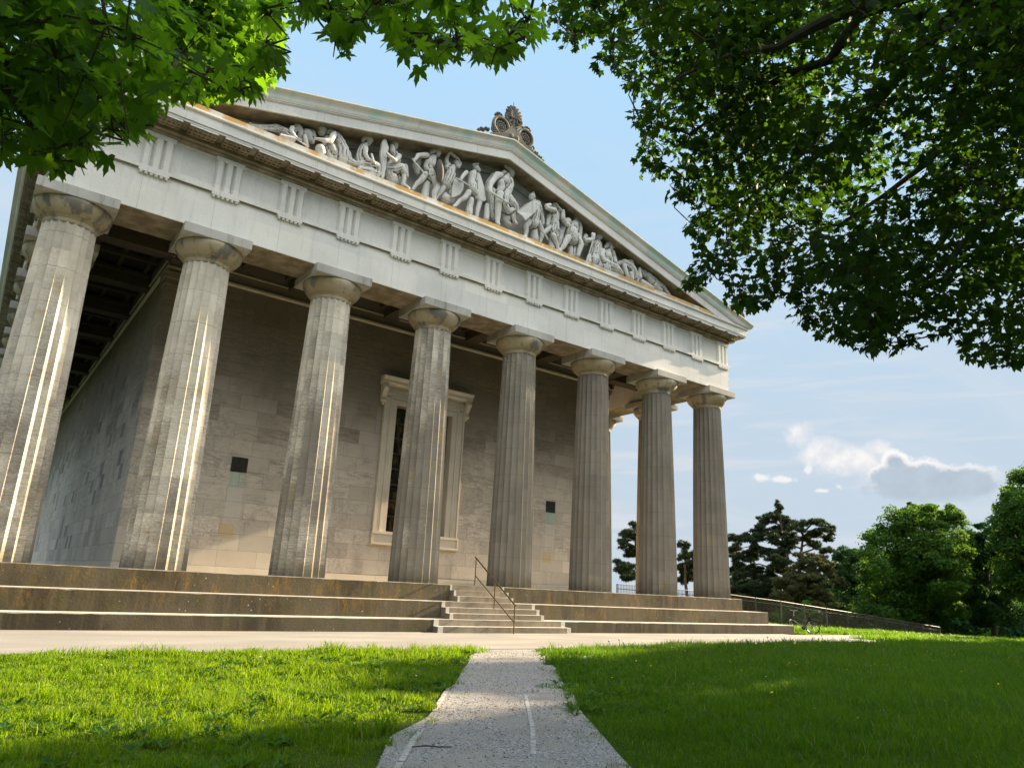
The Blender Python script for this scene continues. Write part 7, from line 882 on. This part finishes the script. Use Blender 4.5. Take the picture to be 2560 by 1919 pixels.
def needles(name, cls, per_m2, size, mat, parent):
    P_, D_ = [], []
    for x, y, z, rx, rz in cls:
        n = int(per_m2*4*math.pi*rx*rz*.9); u = unit(n); k = RNG.uniform(0, 1, n)[:, None]**.45; lump = 1+.3*np.sin(u@np.array([6.1, 4.3, 5.7])+x*3)
        m_ = 17; cu = unit(m_); cc = cu*RNG.uniform(.3, 1.25, m_)[:, None]*np.array([rx*1.1, rx*.85, rz*.8]); kk = RNG.integers(0, m_, n); P_.append(np.array([x, y, z])+cc[kk]+u*(.42*k)*np.array([rx, rx*.85, rz*.5])); D_.append(u+np.array([0, 0, .8]))
    P_, D_ = np.concatenate(P_), np.concatenate(D_); n = len(P_); Vs = []; s = size*RNG.uniform(.6, 1.3, n)[:, None]
    for q in range(4):
        d = D_*.6+unit(n)*.9; d /= np.linalg.norm(d, axis=1)[:, None]; sd = np.cross(d, unit(n)); sd /= np.linalg.norm(sd, axis=1)[:, None]
        Vs.append(np.stack([P_-sd*s*.16, P_+sd*s*.16, P_+d*s], 1))
    V_ = np.concatenate(Vs).reshape(-1, 3); F_ = np.arange(len(V_)).reshape(-1, 3)
    return link(name, npmesh(name, V_-np.array(worg(parent)), F_), mat, parent)
def skeleton(tr, base, cls, r0, mat, sway=.3, main=None):
    b = Vector(base); zt = max(c[2] for c in cls); top = main or max(cls, key=lambda c: c[2]); tp = Vector(top[:3])
    pts = [b, b.lerp(tp, .3)+Vector((sway, 0, 0)), b.lerp(tp, .6)+Vector((-sway*.5, 0, 0)), b.lerp(tp, .85), tp]; mb = MB()
    mb.tube(pts, [r0, r0*.8, r0*.6, r0*.35, r0*.12], 9)
    for c in cls:
        p = Vector(c[:3]); h = max(.22, min(.9, (p.z-b.z)/(tp.z-b.z+.01)-.12)); i = h*4; k = min(3, int(i)); q = pts[k].lerp(pts[k+1], i-k)
        mid = q.lerp(p, .55)+Vector((0, 0, .12*(p-q).length)); mb.tube([q, mid, p], [r0*.38, r0*.24, r0*.07], 6, False)
    mb.build('trunk', mat, tr)
def broad_tree(label, cls, size, per, mat, r0=.35, group=None, base=None):
    cx, cy = np.mean([c[0] for c in cls]), np.mean([c[1] for c in cls]); bx, by = base or (cx, cy); b = (bx, by, float(gz(bx, by))-.1)
    tr = thing('broadleaf_tree', label, 'tree', b, group); skeleton(tr, b, cls, r0, 'bark'); foliage('crown', cls, per, size, mat, tr); return tr
def pine_tree(label, cls, base, mat='pine_needle', per=170, size=.21, extra=None, r0=.26):
    b = (base[0], base[1], float(gz(*base))-.1); tr = thing('pine_tree', label, 'tree', b, 'pines beyond the fence'); skeleton(tr, b, cls, r0, 'pine_bark', .25); needles('crown', cls, per, size, mat, tr)
    if extra: needles('crown', extra, per, size, 'brown_needle', tr)
    return tr
mean = lambda cls: (float(np.mean([c[0] for c in cls])), float(np.mean([c[1] for c in cls])))
pine_tree('tallest pine beyond the fence, pointed at the top, just right of the last column', PINE1, (PINE1[3][0]+.5, PINE1[3][1]+.2))
pine_tree('flat topped pine with brownish lower branches beyond the fence, right of the tallest pine', PINE2, (PINE2[7][0]+.6, PINE2[7][1]), extra=PINE2B)
pine_tree('dark pine seen between the columns, left of the second last column', PINE3, (PINE3[3][0]+1.2, PINE3[3][1]-.8))
pine_tree('thin dark pine seen in the gap between the last two columns', PINE4, (PINE4[5][0]-.6, PINE4[5][1]+.4), r0=.2)
broad_tree('low dark green tree between the brownish pine and the big round tree', DEC1, .28, 52, 'dark_leaf')
broad_tree('biggest round crowned green tree beyond the meadow, under the grey cloud', DEC2, .25, 64, 'park_leaf', .5)
broad_tree('dark shaded tree between the big round tree and the right edge of the picture', DEC3, .30, 60, 'dark_leaf')
broad_tree('nearest leafy green tree cut off by the right edge of the picture', DEC4, .27, 58, 'park_leaf', .45, None, (80.5, 2.0))
def blob_tree(label, x, y, h, r, zlow, n, mat='park_leaf', seed=1, per=11, size=.55):
    rn = random.Random(seed); cls = []; z0 = float(gz(x, y))
    for i in range(n):
        u = i/(n-1); z = z0+zlow+(h-zlow)*u; k = math.sin(math.pi*min(1, .18+.82*u))**.6 if u < .97 else .3; a = rn.uniform(0, 6.28); d = r*k*rn.uniform(.3, .75)
        cls.append((x+d*math.cos(a), y+d*math.sin(a), z, r*rn.uniform(.32, .5), r*rn.uniform(.28, .42)))
    return broad_tree(label, cls, size, per, mat, .4, None, (x, y))
for args in SHADE_TREES: blob_tree(*args)
for i in range(9):                                           # shrubs at the foot of the far trees
    c = [DEC1, DEC2, DEC2, DEC3, DEC3, PINE1, PINE2B, DEC2, DEC3][i]; px_, py_ = c[i % len(c)][0], c[i % len(c)][1]
    x, y = px_+random.uniform(-2, 2)+.5, max(10.5, py_+random.uniform(-2, 2)); z = float(gz(x, y)); s = thing('shrub', SHRUBS[i], 'shrub', (x, y, z))
    cls = [(x+random.uniform(-1.8, 1.8), y+random.uniform(-1, 1), z+random.uniform(.5, 2.2), random.uniform(1, 1.7), random.uniform(.8, 1.3)) for _ in range(6)]
    mb = MB()
    for q in cls: mb.tube([(x, y, z-.1), (x*.5+q[0]*.5, y*.5+q[1]*.5, q[2]*.6+z*.4), q[:3]], [.06, .04, .02], 5, False)
    mb.build('stems', 'bark', s); foliage('foliage', cls, 15, .38, 'dark_leaf' if i % 2 else 'park_leaf', s)
far = []
for i in range(60):                                          # the wood behind, read as one mass
    a = R_(52.5+25*i/59); r = 103+5*random.random(); x, y = -.33+r*math.sin(a), -22.36+r*math.cos(a); z = float(gz(x, y)); far.append((x, y, z+2.0, 2.6, 3.0)); far.append((x+2, y+2, z+6+random.uniform(-1, 1.2), 2.8, 2.6)); i > 22 and far.append((x+3, y+3, z+9.5+random.uniform(-1.5, 1.5), 3, 2.8))
wood = foliage('far_wood', far, 9, .6, 'dark_leaf', None); tag(wood, kind='stuff')
far = []
for i in range(70):
    a = R_(128+132*i/69); r = 40+8*random.random(); x, y = -.33+r*math.sin(a), -22.36+r*math.cos(a); z = float(gz(x, y)); far += [(x, y, z+2.6, 3.6, 3.4), (x, y, z+8, 4, 3.6), (x, y, z+13.0+random.uniform(-1.5, 2), 3.4, 3.2)]
tag(foliage('near_wood', far, 3.2, .9, 'park_leaf', None), kind='stuff')
# ------------------------------------------------------------------ fence
FP = [(31.6, 9.5, .52), (36.5, 9.2, .42), (41.5, 8.9, .27), (46.8, 8.5, .0), (52.1, 8.2, -.36), (57.5, 7.9, -.72), (62.7, 7.6, -1.1), (68.2, 7.3, -1.48)]
fence = thing('fence', 'long grey metal bar fence running downhill behind the bicycle', 'fence', (FP[0][0], FP[0][1], -1.45))
for i in range(len(FP)-1):
    A, B = Vector(FP[i]), Vector(FP[i+1]); n = int((B-A).length/.125); mb = MB()
    for k in range(1, n):
        p = A.lerp(B, k/n); z = float(gz(p.x, p.y)); mb.box(p.x-.012, p.x+.012, p.y-.010, p.y+.010, z+.05, p.z-.02)
    mb.build('bar_panel', 'fence_metal', fence)
    for dz_ in (0, -.26):
        v = Vector((0, 0, dz_)); MB().tube([A+v, B+v], .024, 6).build('rail', 'fence_metal', fence)
    for k in (0, .5) + ((1,) if i == len(FP)-2 else ()):
        p = A.lerp(B, k); MB().box(p.x-.03, p.x+.03, p.y-.03, p.y+.03, float(gz(p.x, p.y))-.1, p.z+.02).build('post', 'fence_metal', fence)
# ------------------------------------------------------------------ bicycle
BO = Vector((33.05, -2.15, -1.45)); bf = (-rh*.97+fh*.24).normalized(); bs = Vector((0, 0, 1)).cross(bf)
bike = thing('bicycle', 'black bicycle parked on its stand in the grass beside the right end of the steps', 'bicycle', BO)
BK = .93
def B_(x, y, z, lean=.06): return BO+(bf*x+bs*(y+lean*z)+Vector((0, 0, z)))*BK
def wheel(cx, steer=0.0):
    w_ = MB(); R2 = .345; f2 = Vector((math.cos(steer), math.sin(steer)))
    q = lambda a, r, s=0: B_(cx+r*math.cos(a)*f2.x-s*f2.y, r*math.cos(a)*f2.y+s*f2.x, R2+r*math.sin(a))
    an = np.linspace(0, 2*math.pi, 41); w_.tube([q(a, R2-.02) for a in an], .022, 8, False); wh = w_.build('wheel', 'rubber', bike)
    r_ = MB(); r_.tube([q(a, R2-.05) for a in an], .011, 6, False); r_.tube([q(0, 0, -.05), q(0, 0, .05)], .022, 8)
    for k in range(18): a = 2*math.pi*k/18; r_.tube([q(a, .02, .02 if k % 2 else -.02), q(a+.25, R2-.05)], .0022, 4, False)
    r_.build('rim', 'bright_metal', wh); return wh
STEER = 1.05
wheel(0); wheel(1.06, STEER)
def HB(u, z, dx=0.0): return B_(.88-math.sin(STEER)*u+dx, math.cos(STEER)*u, z)
f = MB(); bb, hub, st, ht, hb, fk = B_(.44, 0, .29), B_(0, 0, .345), B_(.30, 0, .74), B_(.90, 0, .80), B_(.94, 0, .64), B_(1.06, 0, .345)
f.tube([ht, B_(.34, 0, .62)], .019); f.tube([hb, bb], .022); f.tube([bb, B_(.25, 0, .97)], .017); f.tube([ht+Vector((0, 0, .05)), hb], .023); f.build('frame', 'black_paint', bike)
f = MB()
for s in (-.06, .06): f.tube([hub+bs*s, bb+bs*s*.5], .010); f.tube([hub+bs*s, B_(.33, s*.3, .62)], .009)
f.build('rear_stays', 'black_paint', bike)
f = MB()
for s in (-.06, .06): f.tube([hb, B_(.955, s, .60), B_(1.06, s, .345)], [.016, .017, .011])
f.build('fork', 'black_paint', bike)
f = MB(); f.tube([ht, B_(.87, 0, 1.10)], .016); f.tube([HB(-.32, 1.19, -.06), HB(-.18, 1.14), HB(0, 1.10), HB(.18, 1.14), HB(.32, 1.19, -.06)], .014); bar = f.build('handlebar', 'bright_metal', bike)
f = MB(); f.tube([HB(-.33, 1.195, -.065), HB(-.20, 1.15)], .020); f.tube([HB(.20, 1.15), HB(.33, 1.195, -.065)], .020); f.build('grip', 'rubber', bar)
f = MB(); f.prism([(-.15, .0), (-.13, -.075), (-.02, -.05), (.14, -.02), (.14, .02), (-.02, .05), (-.13, .075)], lambda u, v, w_: B_(.25+u, v, w_), .965, 1.01); f.build('saddle', 'rubber', bike)
f = MB(); f.box(0, 0, 0, 0, 0, 0); f = MB(); f.prism([(-.07, .0), (-.03, .12), (.09, .12), (.06, .0)], lambda u, v, w_: B_(.16+u, w_, .72+v), -.05, .05); f.build('saddle_bag', 'rubber', bike)
f = MB(); f.tube([B_(.30, .0, .70), B_(.05, 0, .72), B_(-.28, 0, .74)], .009)
for s in (-.07, .07): f.tube([B_(.05, s, .735), B_(-.30, s, .735)], .007); f.tube([B_(-.20, s, .735), hub+bs*s], .007); f.tube([B_(.02, s, .735), hub+bs*s], .007)
for k in range(4): f.tube([B_(.05-.11*k, -.07, .735), B_(.05-.11*k, .07, .735)], .006)
f.build('rack', 'black_paint', bike)
f = MB(); f.tube([B_(.365*math.cos(a), 0, .345+.375*math.sin(a)) for a in np.linspace(.3, 2.75, 16)], .018, 6); f.build('mudguard', 'black_paint', bike)
f = MB(); f.box(*sorted((B_(-.33, 0, 0).x, B_(-.29, 0, 0).x)), B_(-.3, 0, 0).y-.03, B_(-.3, 0, 0).y+.03, BO.z+.62, BO.z+.67); f.build('rear_light', 'red_plastic', bike)
f = MB(); f.tube([B_(.44, -.06, .29), B_(.44, -.07, .29)], .095, 20); f.tube([B_(0, -.05, .345), B_(0, -.075, .345)], .05, 14); f.tube([B_(.44, -.065, .385), B_(0, -.062, .395)], .006); f.tube([B_(.44, -.065, .195), B_(0, -.062, .295)], .006); f.build('chain_drive', 'black_paint', bike)
f = MB(); f.tube([B_(.44, -.08, .29), B_(.36, -.09, .15)], .010); f.tube([B_(.44, .08, .29), B_(.52, .09, .43)], .010); f.tube([B_(.36, -.09, .15), B_(.36, -.17, .15)], .018, 6); f.tube([B_(.52, .09, .43), B_(.52, .17, .43)], .018, 6); f.build('crank', 'bright_metal', bike)
MB().tube([B_(.05, -.06, .31), B_(.0, -.20, .01)], .010).build('kickstand', 'bright_metal', bike)
